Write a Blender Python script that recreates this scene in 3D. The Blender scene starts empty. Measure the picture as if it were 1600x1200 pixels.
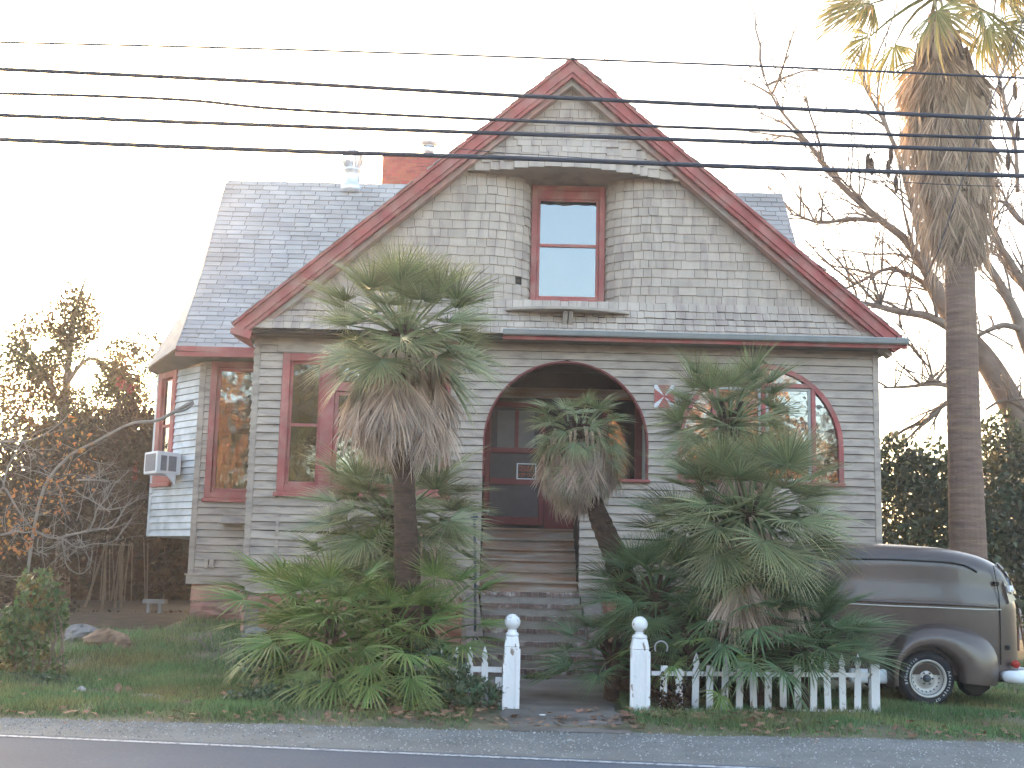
import bpy, math, random
import numpy as np
from mathutils import Vector, Matrix, Euler
random.seed(7); RNG = np.random.default_rng(7)
S = bpy.context.scene
COL = S.collection
rad = math.radians

# ------------------------------------------------------------------ camera, sky, sun, exposure
FPX, PITCH, ROLL = 1900.0, rad(8.53), 0.024        # focal length in pixels of a 1600 px wide frame
CAM = Vector((0, 0, 1.65))
Fv = Vector((0, math.cos(PITCH), math.sin(PITCH)))
_u = Vector((0, -math.sin(PITCH), math.cos(PITCH))); _r = Vector((1, 0, 0))
Rv = math.cos(ROLL) * _r + math.sin(ROLL) * _u
Uv = -math.sin(ROLL) * _r + math.cos(ROLL) * _u
cd = bpy.data.cameras.new('camera'); cam = bpy.data.objects.new('camera', cd); COL.objects.link(cam)
cd.sensor_width = 36.0; cd.lens = FPX / 1600 * 36.0; cd.clip_start = 0.1; cd.clip_end = 2000
cam.matrix_world = Matrix(((Rv.x, Uv.x, -Fv.x, CAM.x), (Rv.y, Uv.y, -Fv.y, CAM.y), (Rv.z, Uv.z, -Fv.z, CAM.z), (0, 0, 0, 1)))
S.camera = cam
SUN_AZ, SUN_EL = rad(-19.6), rad(8.0)              # azimuth from +Y towards +X
w = bpy.data.worlds.new('World'); S.world = w; w.use_nodes = True
nt = w.node_tree; bg = nt.nodes['Background']
sky = nt.nodes.new('ShaderNodeTexSky'); sky.sky_type = 'NISHITA'; sky.sun_disc = False
sky.sun_elevation = SUN_EL; sky.sun_rotation = SUN_AZ; sky.air_density = 0.8; sky.dust_density = 3.4; sky.ozone_density = 0.15
nt.links.new(sky.outputs[0], bg.inputs[0]); bg.inputs[1].default_value = 0.15
sl = bpy.data.lights.new('sun', 'SUN'); sun = bpy.data.objects.new('sun', sl); COL.objects.link(sun)
sl.energy = 2.0; sl.angle = rad(0.5); sl.color = (0.62, 0.37, 0.2)
SDIR = Vector((math.sin(SUN_AZ) * math.cos(SUN_EL), math.cos(SUN_AZ) * math.cos(SUN_EL), math.sin(SUN_EL)))
sun.rotation_euler = SDIR.to_track_quat('Z', 'Y').to_euler(); sun.location = (-12, 40, 12)
S.view_settings.view_transform = 'Standard'; S.view_settings.look = 'None'; S.view_settings.gamma = 1
S.view_settings.use_curve_mapping = False
S.view_settings.exposure = 3.3
S.render.engine = 'CYCLES'; S.cycles.max_bounces = 8; S.cycles.transparent_max_bounces = 12

def ray(px, py):
    px, py = float(px), float(py)
    return Fv + (px - 800) / FPX * Rv + (600 - py) / FPX * Uv
def P(px, py, Y):                                   # where the sight line of a photo point meets the vertical plane at depth Y
    d = ray(px, py); return CAM + d * (Y / d.y)
def G(px, py, z=0.0):                               # where it meets the ground
    d = ray(px, py); return CAM + d * ((z - CAM.z) / d.z)
def lerp(a, b, t): return a + (b - a) * t
def sstep(a, b, x):
    t = min(1, max(0, (x - a) / (b - a))); return t * t * (3 - 2 * t)
def U(a, b): return random.uniform(a, b)

# ------------------------------------------------------------------ materials
def mat(name, col, rough=0.75, var=0.15, scale=3.0, bump=0.25, bscale=40.0, island=0.0, spec=0.3, stretch=(1, 1, 1),
        col2=None, amt=0.5, c2scale=6.0, soft=0.08, metal=0.0, trans=0.0, tipcol=None, hue=0.0, coat=0.0):
    m = bpy.data.materials.new(name); m.use_nodes = True
    t = m.node_tree; N = t.nodes; L = t.links; b = N['Principled BSDF']
    def nd(k, **kw):
        n = N.new(k)
        for a, v in kw.items(): setattr(n, a, v)
        return n
    geo = nd('ShaderNodeNewGeometry')
    mp = nd('ShaderNodeVectorMath', operation='MULTIPLY'); L.new(geo.outputs['Position'], mp.inputs[0]); mp.inputs[1].default_value = stretch
    def noise(sc, det=4.0):
        n = nd('ShaderNodeTexNoise'); n.inputs['Scale'].default_value = sc; n.inputs['Detail'].default_value = det
        L.new(mp.outputs[0], n.inputs['Vector']); return n
    n1 = noise(scale)
    rmp = nd('ShaderNodeMapRange'); L.new(n1.outputs[0], rmp.inputs['Value'])
    rmp.inputs['From Min'].default_value = 0.25; rmp.inputs['From Max'].default_value = 0.75
    rmp.inputs['To Min'].default_value = 1 - var; rmp.inputs['To Max'].default_value = 1 + var
    base = nd('ShaderNodeRGB'); base.outputs[0].default_value = (*col, 1); cur = base.outputs[0]
    if tipcol:
        at = nd('ShaderNodeAttribute', attribute_name='tip'); mx = nd('ShaderNodeMix', data_type='RGBA')
        L.new(at.outputs['Fac'], mx.inputs[0]); L.new(cur, mx.inputs[6]); mx.inputs[7].default_value = (*tipcol, 1); cur = mx.outputs[2]
    if col2:
        n2 = noise(c2scale, 6.0); mr = nd('ShaderNodeMapRange'); L.new(n2.outputs[0], mr.inputs['Value'])
        th = 0.72 - 0.44 * amt
        mr.inputs['From Min'].default_value = th - soft; mr.inputs['From Max'].default_value = th + soft
        mx = nd('ShaderNodeMix', data_type='RGBA'); L.new(mr.outputs[0], mx.inputs[0]); L.new(cur, mx.inputs[6])
        mx.inputs[7].default_value = (*col2, 1); cur = mx.outputs[2]
    fac = rmp.outputs[0]
    if island or hue:
        oi = nd('ShaderNodeObjectInfo'); ad = nd('ShaderNodeMath', operation='ADD'); L.new(oi.outputs['Random'], ad.inputs[0])
        L.new(geo.outputs['Random Per Island'], ad.inputs[1]); fr = nd('ShaderNodeMath', operation='FRACT'); L.new(ad.outputs[0], fr.inputs[0])
        ir = nd('ShaderNodeMapRange'); L.new(fr.outputs[0], ir.inputs['Value']); ir.inputs['To Min'].default_value = 1 - island; ir.inputs['To Max'].default_value = 1 + island
        mu = nd('ShaderNodeMath', operation='MULTIPLY'); L.new(fac, mu.inputs[0]); L.new(ir.outputs[0], mu.inputs[1]); fac = mu.outputs[0]
        if hue:
            hs = nd('ShaderNodeHueSaturation'); f2 = nd('ShaderNodeMath', operation='MULTIPLY'); L.new(fr.outputs[0], f2.inputs[0]); f2.inputs[1].default_value = 7.31
            f3 = nd('ShaderNodeMath', operation='FRACT'); L.new(f2.outputs[0], f3.inputs[0])
            hr = nd('ShaderNodeMapRange'); L.new(f3.outputs[0], hr.inputs['Value']); hr.inputs['To Min'].default_value = 0.5 - hue; hr.inputs['To Max'].default_value = 0.5 + hue
            L.new(hr.outputs[0], hs.inputs['Hue']); L.new(cur, hs.inputs['Color']); cur = hs.outputs[0]
    vm = nd('ShaderNodeVectorMath', operation='SCALE'); L.new(cur, vm.inputs[0]); L.new(fac, vm.inputs['Scale'])
    L.new(vm.outputs[0], b.inputs['Base Color'])
    b.inputs['Roughness'].default_value = rough; b.inputs['Specular IOR Level'].default_value = spec; b.inputs['Metallic'].default_value = metal
    b.inputs['Coat Weight'].default_value = coat
    if bump:
        n3 = noise(bscale, 5.0); bp = nd('ShaderNodeBump'); bp.inputs['Strength'].default_value = bump; bp.inputs['Distance'].default_value = 0.02
        L.new(n3.outputs[0], bp.inputs['Height']); L.new(bp.outputs[0], b.inputs['Normal'])
    if trans:
        tr = nd('ShaderNodeBsdfTranslucent'); L.new(vm.outputs[0], tr.inputs[0]); ms = nd('ShaderNodeMixShader'); ms.inputs[0].default_value = trans
        L.new(b.outputs[0], ms.inputs[1]); L.new(tr.outputs[0], ms.inputs[2]); L.new(ms.outputs[0], N['Material Output'].inputs[0])
    return m
def glass(name, refl, tint=(0.9, 0.93, 0.97), wav=0.02, wscale=3.0):
    m = bpy.data.materials.new(name); m.use_nodes = True; t = m.node_tree; N = t.nodes; L = t.links; N.remove(N['Principled BSDF'])
    g = N.new('ShaderNodeBsdfGlossy'); g.inputs['Roughness'].default_value = 0.03; g.inputs['Color'].default_value = (*tint, 1)
    tr = N.new('ShaderNodeBsdfTransparent'); tr.inputs[0].default_value = (0.55, 0.56, 0.55, 1)
    mx = N.new('ShaderNodeMixShader'); mx.inputs[0].default_value = refl
    no = N.new('ShaderNodeTexNoise'); no.inputs['Scale'].default_value = wscale; geo = N.new('ShaderNodeNewGeometry'); L.new(geo.outputs['Position'], no.inputs['Vector'])
    bp = N.new('ShaderNodeBump'); bp.inputs['Strength'].default_value = 1.0; bp.inputs['Distance'].default_value = wav
    L.new(no.outputs[0], bp.inputs['Height']); L.new(bp.outputs[0], g.inputs['Normal'])
    L.new(tr.outputs[0], mx.inputs[1]); L.new(g.outputs[0], mx.inputs[2]); L.new(mx.outputs[0], N['Material Output'].inputs[0])
    return m
MT = {}
MT['siding'] = mat('siding paint', (0.38, 0.318, 0.272), 0.7, 0.16, 1.3, 0.3, 30, 0.09, stretch=(1, 1, 4), col2=(0.25, 0.205, 0.185), amt=0.28, c2scale=3.0, soft=0.12)
MT['oldsiding'] = mat('faded white siding paint', (0.52, 0.53, 0.55), 0.7, 0.2, 2.0, 0.3, 30, 0.08, col2=(0.33, 0.34, 0.35), amt=0.35, c2scale=2.2, soft=0.12)
MT['shingle'] = mat('weathered cedar shingle', (0.435, 0.364, 0.312), 0.85, 0.12, 1.1, 0.5, 26, 0.11, stretch=(4, 1, 1), col2=(0.33, 0.265, 0.24), amt=0.25, c2scale=1.6, soft=0.12)
MT['red'] = mat('weathered red paint', (0.33, 0.088, 0.082), 0.6, 0.25, 2.5, 0.25, 25, 0.06, col2=(0.34, 0.16, 0.14), amt=0.38, c2scale=3.0, soft=0.14)
MT['darkred'] = mat('dark red door paint', (0.15, 0.03, 0.03), 0.5, 0.15, 3, 0.15, 30)
MT['pink'] = mat('faded pinkish trim', (0.36, 0.2, 0.175), 0.8, 0.18, 3, 0.3, 30, col2=(0.36, 0.33, 0.29), amt=0.4, c2scale=2.0, soft=0.15)
MT['roof'] = mat('asphalt roof shingle', (0.385, 0.362, 0.362), 0.9, 0.15, 0.9, 0.4, 150, 0.12, col2=(0.3, 0.28, 0.27), amt=0.35, c2scale=0.7, soft=0.2)
MT['dark'] = mat('dark gap boards', (0.035, 0.03, 0.028), 0.9, 0.2)  # near-black colour stands for the shade in gaps between boards
MT['soffit'] = mat('soffit boards', (0.2, 0.18, 0.16), 0.8, 0.15, 3, 0.2, 20)
MT['gutter'] = mat('galvanised gutter', (0.42, 0.44, 0.46), 0.5, 0.12, 4, 0.15, 20, metal=0.5)
MT['stone'] = mat('red sandstone block', (0.43, 0.2, 0.155), 0.9, 0.3, 2.2, 0.9, 9, 0.22, col2=(0.28, 0.18, 0.15), amt=0.33, c2scale=2.0, soft=0.15, hue=0.015)
MT['brick'] = mat('red brick', (0.3, 0.085, 0.07), 0.85, 0.18, 6, 0.35, 40, 0.16, hue=0.01)
MT['oldbrick'] = mat('worn step brick', (0.2, 0.135, 0.12), 0.9, 0.25, 5, 0.5, 40, 0.25, col2=(0.42, 0.38, 0.36), amt=0.25, c2scale=5, soft=0.08)
MT['mortar'] = mat('mortar', (0.2, 0.165, 0.15), 0.95, 0.2, 6, 0.4, 50)
MT['cement'] = mat('stained cement tread', (0.32, 0.29, 0.265), 0.9, 0.3, 3, 0.5, 30, col2=(0.15, 0.125, 0.11), amt=0.38, c2scale=3, soft=0.15)
MT['stepwood'] = mat('worn brown step wood', (0.27, 0.15, 0.1), 0.7, 0.25, 2.5, 0.4, 30, 0.1, stretch=(0.6, 3, 6), col2=(0.36, 0.32, 0.28), amt=0.42, c2scale=2.2, soft=0.18)
MT['white'] = mat('peeling white paint', (0.74, 0.75, 0.78), 0.6, 0.06, 4, 0.3, 30, 0.05, stretch=(1, 1, 0.5), col2=(0.25, 0.21, 0.18), amt=0.2, c2scale=16, soft=0.03)
MT['whiteac'] = mat('off white metal', (0.62, 0.62, 0.66), 0.45, 0.06, 4, 0.05, 30)
MT['grille'] = mat('dusty grey grille', (0.16, 0.16, 0.19), 0.6, 0.15, 12, 0.2, 60)
MT['iron'] = mat('dark iron', (0.07, 0.08, 0.1), 0.5, 0.2, 6, 0.2, 40, metal=0.3)
MT['cable'] = mat('black cable sheath', (0.05, 0.055, 0.075), 0.55, 0.1, 3, 0.05, 30)
MT['tin'] = mat('bright galvanised tin', (0.62, 0.64, 0.68), 0.35, 0.1, 5, 0.1, 30, metal=0.7)
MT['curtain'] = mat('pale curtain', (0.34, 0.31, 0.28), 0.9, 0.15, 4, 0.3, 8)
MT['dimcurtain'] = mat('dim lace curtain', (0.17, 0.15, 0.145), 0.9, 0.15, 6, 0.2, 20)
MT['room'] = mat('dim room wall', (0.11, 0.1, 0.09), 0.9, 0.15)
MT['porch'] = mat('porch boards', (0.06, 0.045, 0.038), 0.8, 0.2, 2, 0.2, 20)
MT['screen'] = mat('door screen mesh', (0.075, 0.06, 0.06), 0.6, 0.1, 8, 0.1, 200)
MT['greyframe'] = mat('grey sash paint', (0.4, 0.4, 0.38), 0.6, 0.1)
MT['glass'] = glass('old window glass', 0.24, wav=0.004)
MT['glass_sky'] = glass('upstairs window glass', 0.135, (0.88, 0.94, 1.0), wav=0.003, wscale=1.6)
MT['glass_wavy'] = glass('rippled old glass', 0.17, wav=0.016, wscale=2.2)
MT['frond'] = mat('palm frond', (0.18, 0.235, 0.115), 0.42, 0.2, 2.0, 0, 10, 0.35, spec=0.8, trans=0.28, tipcol=(0.33, 0.31, 0.15), hue=0.025)
MT['frondlow'] = mat('low palm frond', (0.15, 0.25, 0.075), 0.42, 0.22, 2.0, 0, 10, 0.3, spec=0.5, trans=0.25, tipcol=(0.22, 0.24, 0.07), hue=0.02)
MT['fronddark'] = mat('dark palm frond', (0.11, 0.175, 0.085), 0.42, 0.2, 2.0, 0, 10, 0.3, spec=0.5, trans=0.2, tipcol=(0.12, 0.17, 0.07), hue=0.02)
MT['deadfrond'] = mat('dry palm frond', (0.47, 0.35, 0.275), 0.8, 0.25, 3, 0, 10, 0.35, spec=0.15, trans=0.2, tipcol=(0.56, 0.46, 0.4), hue=0.01)
MT['tallfrond'] = mat('tall palm frond', (0.15, 0.18, 0.06), 0.45, 0.2, 2, 0, 10, 0.3, spec=0.4, trans=0.35, tipcol=(0.36, 0.24, 0.1), hue=0.02)
MT['skirt'] = mat('old grey brown frond', (0.4, 0.29, 0.21), 0.85, 0.28, 1.6, 0, 10, 0.4, spec=0.1, trans=0.2, tipcol=(0.46, 0.36, 0.28), hue=0.012)
MT['strap'] = mat('dry leaf stalk', (0.2, 0.12, 0.085), 0.8, 0.3, 3, 0.2, 20, 0.4)
MT['palmtrunk'] = mat('fibrous palm trunk', (0.075, 0.048, 0.036), 0.95, 0.35, 6, 1.0, 30, stretch=(1, 1, 5))
MT['talltrunk'] = mat('ringed palm trunk', (0.19, 0.125, 0.1), 0.9, 0.25, 3, 0.8, 14, stretch=(1, 1, 7), col2=(0.22, 0.15, 0.1), amt=0.3, c2scale=1.2, soft=0.15)
MT['bark'] = mat('bare tree bark', (0.19, 0.145, 0.12), 0.9, 0.25, 3, 0.6, 18)
MT['twig'] = mat('grey dry twig', (0.2, 0.18, 0.17), 0.9, 0.25, 3, 0.4, 30)
MT['vine'] = mat('vine leaf', (0.085, 0.085, 0.035), 0.6, 0.3, 0.8, 0, 10, 0.4, spec=0.2, trans=0.45, col2=(0.2, 0.1, 0.045), amt=0.36, c2scale=0.9, soft=0.15, hue=0.03)  # orange brown second tone puts the backlit glow into the colour
MT['darkvine'] = mat('shade-darkened thicket leaf', (0.033, 0.027, 0.018), 0.7, 0.3, 1.0, 0, 10, 0.4, spec=0.2, trans=0.2, col2=(0.085, 0.042, 0.025), amt=0.35, c2scale=0.8, soft=0.2, hue=0.03)  # leaf colour darkened to carry the deep shade of the hollow
MT['hedge'] = mat('hedge leaf', (0.055, 0.075, 0.035), 0.5, 0.3, 0.8, 0, 10, 0.4, spec=0.4, trans=0.25, col2=(0.1, 0.085, 0.045), amt=0.35, c2scale=0.9, soft=0.15, hue=0.03)
MT['bush'] = mat('bush leaf', (0.07, 0.13, 0.045), 0.45, 0.3, 1.5, 0, 10, 0.4, spec=0.4, trans=0.25, col2=(0.2, 0.13, 0.04), amt=0.3, c2scale=2.2, soft=0.06, hue=0.03)
MT['ivy'] = mat('ivy leaf', (0.075, 0.125, 0.07), 0.45, 0.3, 1.5, 0, 10, 0.4, spec=0.4, trans=0.2, hue=0.03)
MT['redleaf'] = mat('red creeper leaf', (0.2, 0.045, 0.04), 0.6, 0.3, 2, 0, 10, 0.4, trans=0.35)
MT['orangeleaf'] = mat('dry orange leaf', (0.33, 0.15, 0.05), 0.7, 0.3, 2, 0, 10, 0.4, trans=0.3, hue=0.02)
MT['litter'] = mat('fallen leaf', (0.25, 0.14, 0.09), 0.8, 0.3, 2, 0, 10, 0.45, trans=0.1, hue=0.015)
MT['grass'] = mat('grass blade', (0.11, 0.2, 0.08), 0.6, 0.35, 0.8, 0, 10, 0.45, spec=0.25, trans=0.3, col2=(0.23, 0.21, 0.09), amt=0.34, c2scale=0.9, soft=0.15, hue=0.02)
MT['orangelit'] = mat('autumn tree leaf', (0.4, 0.22, 0.1), 0.7, 0.3, 0.5, 0, 10, 0.4, trans=0.3, hue=0.03)  # orange of the low sunlight put into the leaf colour
MT['soil'] = mat('grassy soil', (0.1, 0.11, 0.055), 0.95, 0.3, 1.2, 0.6, 30, col2=(0.19, 0.15, 0.11), amt=0.5, c2scale=1.0, soft=0.15)
MT['darksoil'] = mat('shade-darkened leaf mould', (0.028, 0.02, 0.015), 0.95, 0.35, 2.0, 0.8, 20, col2=(0.05, 0.034, 0.024), amt=0.35, c2scale=4, soft=0.15)  # brown leaf litter, with the shade of the hollow put into its colour
MT['asphalt'] = mat('worn asphalt', (0.076, 0.093, 0.122), 0.9, 0.1, 0.8, 0.35, 160, col2=(0.105, 0.115, 0.13), amt=0.3, c2scale=60, soft=0.05, stretch=(0.6, 1, 1))
MT['gravel'] = mat('gravel shoulder', (0.15, 0.155, 0.155), 0.95, 0.22, 1.5, 0.6, 60, col2=(0.18, 0.18, 0.175), amt=0.33, c2scale=45, soft=0.05)
MT['pebble'] = mat('loose gravel stone', (0.25, 0.25, 0.25), 0.9, 0.2, 5, 0.2, 60, 0.5)
MT['path'] = mat('old concrete path', (0.185, 0.165, 0.155), 0.9, 0.2, 1.2, 0.4, 60, col2=(0.1, 0.085, 0.07), amt=0.35, c2scale=1.6, soft=0.18)
MT['line'] = mat('white road paint', (0.4, 0.42, 0.45), 0.7, 0.15, 3, 0.2, 60, col2=(0.13, 0.14, 0.16), amt=0.4, c2scale=30, soft=0.05)
MT['van'] = mat('brown van paint', (0.05, 0.034, 0.029), 0.32, 0.2, 0.9, 0.05, 6, spec=0.6, coat=0.3, col2=(0.07, 0.048, 0.042), amt=0.4, c2scale=1.1, soft=0.2)
MT['tyre'] = mat('black tyre rubber', (0.022, 0.023, 0.028), 0.75, 0.15, 8, 0.15, 40)
MT['chrome'] = mat('dull silver wheel', (0.5, 0.49, 0.47), 0.5, 0.1, 6, 0.05, 30, metal=0.35)
MT['bumper'] = mat('white bumper paint', (0.72, 0.76, 0.82), 0.35, 0.06, 4, 0.02, 20)
MT['rubber'] = mat('black rubber', (0.02, 0.02, 0.02), 0.6)
MT['taillight'] = mat('red lamp lens', (0.35, 0.03, 0.02), 0.3, 0.1)
MT['wood'] = mat('broken wood', (0.27, 0.18, 0.12), 0.9, 0.3, 4, 0.8, 15, col2=(0.17, 0.11, 0.08), amt=0.4, c2scale=5, soft=0.12)
MT['rock'] = mat('grey rock', (0.2, 0.19, 0.19), 0.9, 0.25, 3, 0.6, 14)
MT['board'] = mat('pale plank', (0.42, 0.4, 0.42), 0.8, 0.2, 4, 0.3, 20)
MT['signblack'] = mat('black sign plastic', (0.02, 0.02, 0.022), 0.5, 0.05)
MT['signorange'] = mat('orange sign print', (0.45, 0.12, 0.06), 0.6, 0.05, bump=0)
MT['lettering'] = mat('white tyre lettering', (0.6, 0.62, 0.65), 0.7, 0.05, bump=0)
MT['flower'] = mat('orange hanging ornament', (0.5, 0.2, 0.05), 0.7, 0.2)

# ------------------------------------------------------------------ object helpers
ORG = {}
def props(o, label=None, cat=None, group=None, kind=None):
    if label: o['label'] = label
    if cat: o['category'] = cat
    if group: o['group'] = group
    if kind: o['kind'] = kind
    return o
def thing(name, label, cat, loc, group=None):
    o = bpy.data.objects.new(name, None); COL.objects.link(o); o.location = loc; o.empty_display_size = 0.2
    ORG[o] = Vector(loc); return props(o, label, cat, group)
def link(name, me, parent=None, loc=(0, 0, 0), rot=None, scale=None, world=True):
    o = bpy.data.objects.new(name, me); COL.objects.link(o)
    l = Vector(loc)
    if parent is not None:
        o.parent = parent; ORG[o] = l.copy() if world else ORG[parent] + l
        if world: l = l - ORG[parent]
    else: ORG[o] = l.copy()
    o.location = l
    if rot is not None: o.rotation_euler = rot
    if scale is not None: o.scale = scale
    return o
def mesh_np(name, V, F, m, tip=None, smooth=False):
    me = bpy.data.meshes.new(name); me.from_pydata(V, [], F)
    if m is not None: me.materials.append(MT[m] if isinstance(m, str) else m)
    if tip is not None:
        a = me.attributes.new('tip', 'FLOAT', 'POINT'); a.data.foreach_set('value', tip)
    if smooth: me.polygons.foreach_set('use_smooth', [True] * len(me.polygons))
    me.update(); return me
class MB:
    def __init__(s): s.v = []; s.f = []; s.fr = None
    def frame(s, ox, oy, ax=1.0, ay=0.0): s.fr = (ox, oy, ax, ay); return s
    def pt(s, a, n, z):
        if s.fr is None: return (a, n, z)
        ox, oy, ax, ay = s.fr; return (ox + a * ax + n * ay, oy + a * ay - n * ax, z)
    def add(s, V, F):
        b = len(s.v); s.v += [tuple(p) for p in V]; s.f += [tuple(i + b for i in f) for f in F]; return s
    def hexa(s, p):                    # 8 points: bottom ring 0-3, top ring 4-7
        return s.add(p, [(3, 2, 1, 0), (4, 5, 6, 7), (0, 1, 5, 4), (1, 2, 6, 5), (2, 3, 7, 6), (3, 0, 4, 7)])
    def box(s, a0, a1, n0, n1, z0, z1):
        q = s.pt; return s.hexa([q(a0, n0, z0), q(a1, n0, z0), q(a1, n1, z0), q(a0, n1, z0), q(a0, n0, z1), q(a1, n0, z1), q(a1, n1, z1), q(a0, n1, z1)])
    def bar(s, p, q, wx, wy, up=(0, 0, 1)):   # beam of section wx by wy between two points
        p = Vector(p); q = Vector(q); d = (q - p).normalized(); a = d.cross(Vector(up)).normalized(); b = a.cross(d)
        c = [(-1, -1), (1, -1), (1, 1), (-1, 1)]
        return s.hexa([p + a * (i * wx / 2) + b * (j * wy / 2) for i, j in c] + [q + a * (i * wx / 2) + b * (j * wy / 2) for i, j in c])
    def tube(s, pts, radii, n=7, cap=True):
        pts = [Vector(p) for p in pts]; V = []; F = []; k = len(pts)
        if not hasattr(radii, '__len__'): radii = [radii] * k
        ref = None
        for i, p in enumerate(pts):
            d = (pts[min(i + 1, k - 1)] - pts[max(i - 1, 0)])
            if d.length < 1e-9: d = Vector((0, 0, 1))
            d.normalize()
            if ref is None: ref = d.orthogonal().normalized()
            ref = (ref - d * ref.dot(d));
            if ref.length < 1e-6: ref = d.orthogonal()
            ref.normalize(); b = d.cross(ref)
            for j in range(n):
                a = 2 * math.pi * j / n; V.append(p + (ref * math.cos(a) + b * math.sin(a)) * radii[i])
        for i in range(k - 1):
            for j in range(n): F.append((i * n + j, i * n + (j + 1) % n, (i + 1) * n + (j + 1) % n, (i + 1) * n + j))
        if cap: F += [tuple(range(n - 1, -1, -1)), tuple((k - 1) * n + j for j in range(n))]
        return s.add(V, F)
    def lathe(s, prof, c, n=16, axis='z', cap=True):   # prof: (r, h)
        V = []; F = []; k = len(prof)
        for r_, h in prof:
            for j in range(n):
                a = 2 * math.pi * j / n; x, y = r_ * math.cos(a), r_ * math.sin(a)
                V.append({'z': (c[0] + x, c[1] + y, c[2] + h), 'y': (c[0] + x, c[1] + h, c[2] + y), 'x': (c[0] + h, c[1] + x, c[2] + y)}[axis])
        for i in range(k - 1):
            for j in range(n): F.append((i * n + j, i * n + (j + 1) % n, (i + 1) * n + (j + 1) % n, (i + 1) * n + j))
        if cap: F += [tuple(range(n - 1, -1, -1)), tuple((k - 1) * n + j for j in range(n))]
        return s.add(V, F)
    def grid(s, rows):
        k = len(rows[0]); V = [p for r_ in rows for p in r_]
        F = [(i * k + j, i * k + j + 1, (i + 1) * k + j + 1, (i + 1) * k + j) for i in range(len(rows) - 1) for j in range(k - 1)]
        return s.add(V, F)
    def slab(s, quad, th):             # quad of 4 points thickened along its normal (outwards)
        q = [Vector(p) for p in quad]; n = (q[1] - q[0]).cross(q[3] - q[0]).normalized() * th
        return s.hexa([p - n * 0.2 for p in q] + [p + n for p in q])
    def build(s, name, m, parent=None, smooth=False, org=None):
        o0 = ORG[parent] if parent is not None else Vector((0, 0, 0))
        if parent is None and org is not None: o0 = Vector(org)
        V = [(p[0] - o0.x, p[1] - o0.y, p[2] - o0.z) for p in s.v]
        me = mesh_np(name, V, s.f, m, smooth=smooth)
        o = bpy.data.objects.new(name, me); COL.objects.link(o)
        if parent is not None: o.parent = parent
        else: o.location = o0
        ORG[o] = o0.copy(); return o
def struct(name, mb, m, smooth=False): return props(mb.build(name, m, smooth=smooth), kind='structure')
def bevel(o, wd=0.006, seg=1):
    md = o.modifiers.new('bevel', 'BEVEL'); md.width = wd; md.segments = seg; md.limit_method = 'ANGLE'; return o
def text_geo(body, size):
    c = bpy.data.curves.new('tmp', 'FONT'); c.body = body; c.size = size; c.align_x = 'CENTER'; c.align_y = 'CENTER'; c.resolution_u = 2
    o = bpy.data.objects.new('tmp', c); COL.objects.link(o); dg = bpy.context.evaluated_depsgraph_get()
    me = o.evaluated_get(dg).to_mesh(); V = [tuple(v.co) for v in me.vertices]; F = [tuple(p.vertices) for p in me.polygons]
    o.evaluated_get(dg).to_mesh_clear(); bpy.data.objects.remove(o); bpy.data.curves.remove(c); return V, F

# ------------------------------------------------------------------ ground, road, path
def gz(x, y):
    h = 0.42 * sstep(14.8, 23, y) * sstep(-1.2, -4.5, x) + 0.12 * sstep(16, 21, y)
    edge = sstep(12.7, 13.4, y)
    h += edge * 0.03 * math.sin(x * 1.7 + 0.6 * y) * math.sin(y * 1.3 + 0.5 * x)
    if -0.6 < x < 1.7: h *= 1 - 0.85 * min(1, min(x + 0.6, 1.7 - x) / 0.3) * (1 - sstep(18.2, 20, y))
    return h + 0.03 * edge
def axis_pts(lo, hi, fine_lo, fine_hi, step):
    a = list(np.arange(fine_lo, fine_hi + 1e-6, step)); g = 1.0; x = fine_hi
    while x < hi: x += g; g *= 1.45; a.append(min(x, hi))
    g = 1.0; x = fine_lo
    while x > lo: x -= g; g *= 1.45; a.insert(0, max(x, lo))
    return a
mb = MB(); xs = axis_pts(-900, 900, -16, 16, 0.4); ys = axis_pts(-900, 1200, 12.4, 34, 0.3)
mb.grid([[(x, y, gz(x, y) - (0.02 if y < 12.45 else 0)) for x in xs] for y in ys]); struct('ground', mb, 'soil', True)
def liney(x): return 11.453 - 0.1247 * (x + 4.587)
mb = MB(); mb.grid([[(x, min(12.72 + 0.06 * math.sin(x * 2.1) + 0.05 * math.sin(x * 5.3 + 1) + 0.03 * math.sin(x * 13), 40) if abs(x) < 30 else 12.7, 0.006 if abs(x) < 30 else 0.006) for x in np.linspace(-60, 60, 400)],
          [(x, liney(max(-30, min(30, x))) - 0.3, 0.006) for x in np.linspace(-60, 60, 400)]]); struct('gravel_shoulder', mb, 'gravel')
mb = MB(); X = [-60, -30, 0, 30, 60]; mb.grid([[(x, liney(max(-30, min(30, x))) + 0.14, 0.012) for x in X], [(x, liney(max(-30, min(30, x))) - 8.5, 0.012) for x in X]]); struct('road', mb, 'asphalt')
mb = MB(); mb.grid([[(x, liney(x) + 0.045, 0.016) for x in (-30, 30)], [(x, liney(x) - 0.045, 0.016) for x in (-30, 30)]]); struct('road_line', mb, 'line')
mb = MB(); k = 14
L_ = [(lerp(0.05, -0.27, i / k) + 0.05 * math.sin(i * 1.9), lerp(12.66, 18.2, i / k)) for i in range(k + 1)]
R_ = [(lerp(1.28, 1.32, i / k) + 0.05 * math.sin(i * 2.3 + 1), lerp(12.6, 18.2, i / k)) for i in range(k + 1)]
mb.grid([[(lerp(a[0], b[0], t), a[1], 0.045 if a[1] > 13.2 else 0.012) for t in (0, .33, .66, 1)] for a, b in zip(L_, R_)])
struct('path', mb, 'path')

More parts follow.
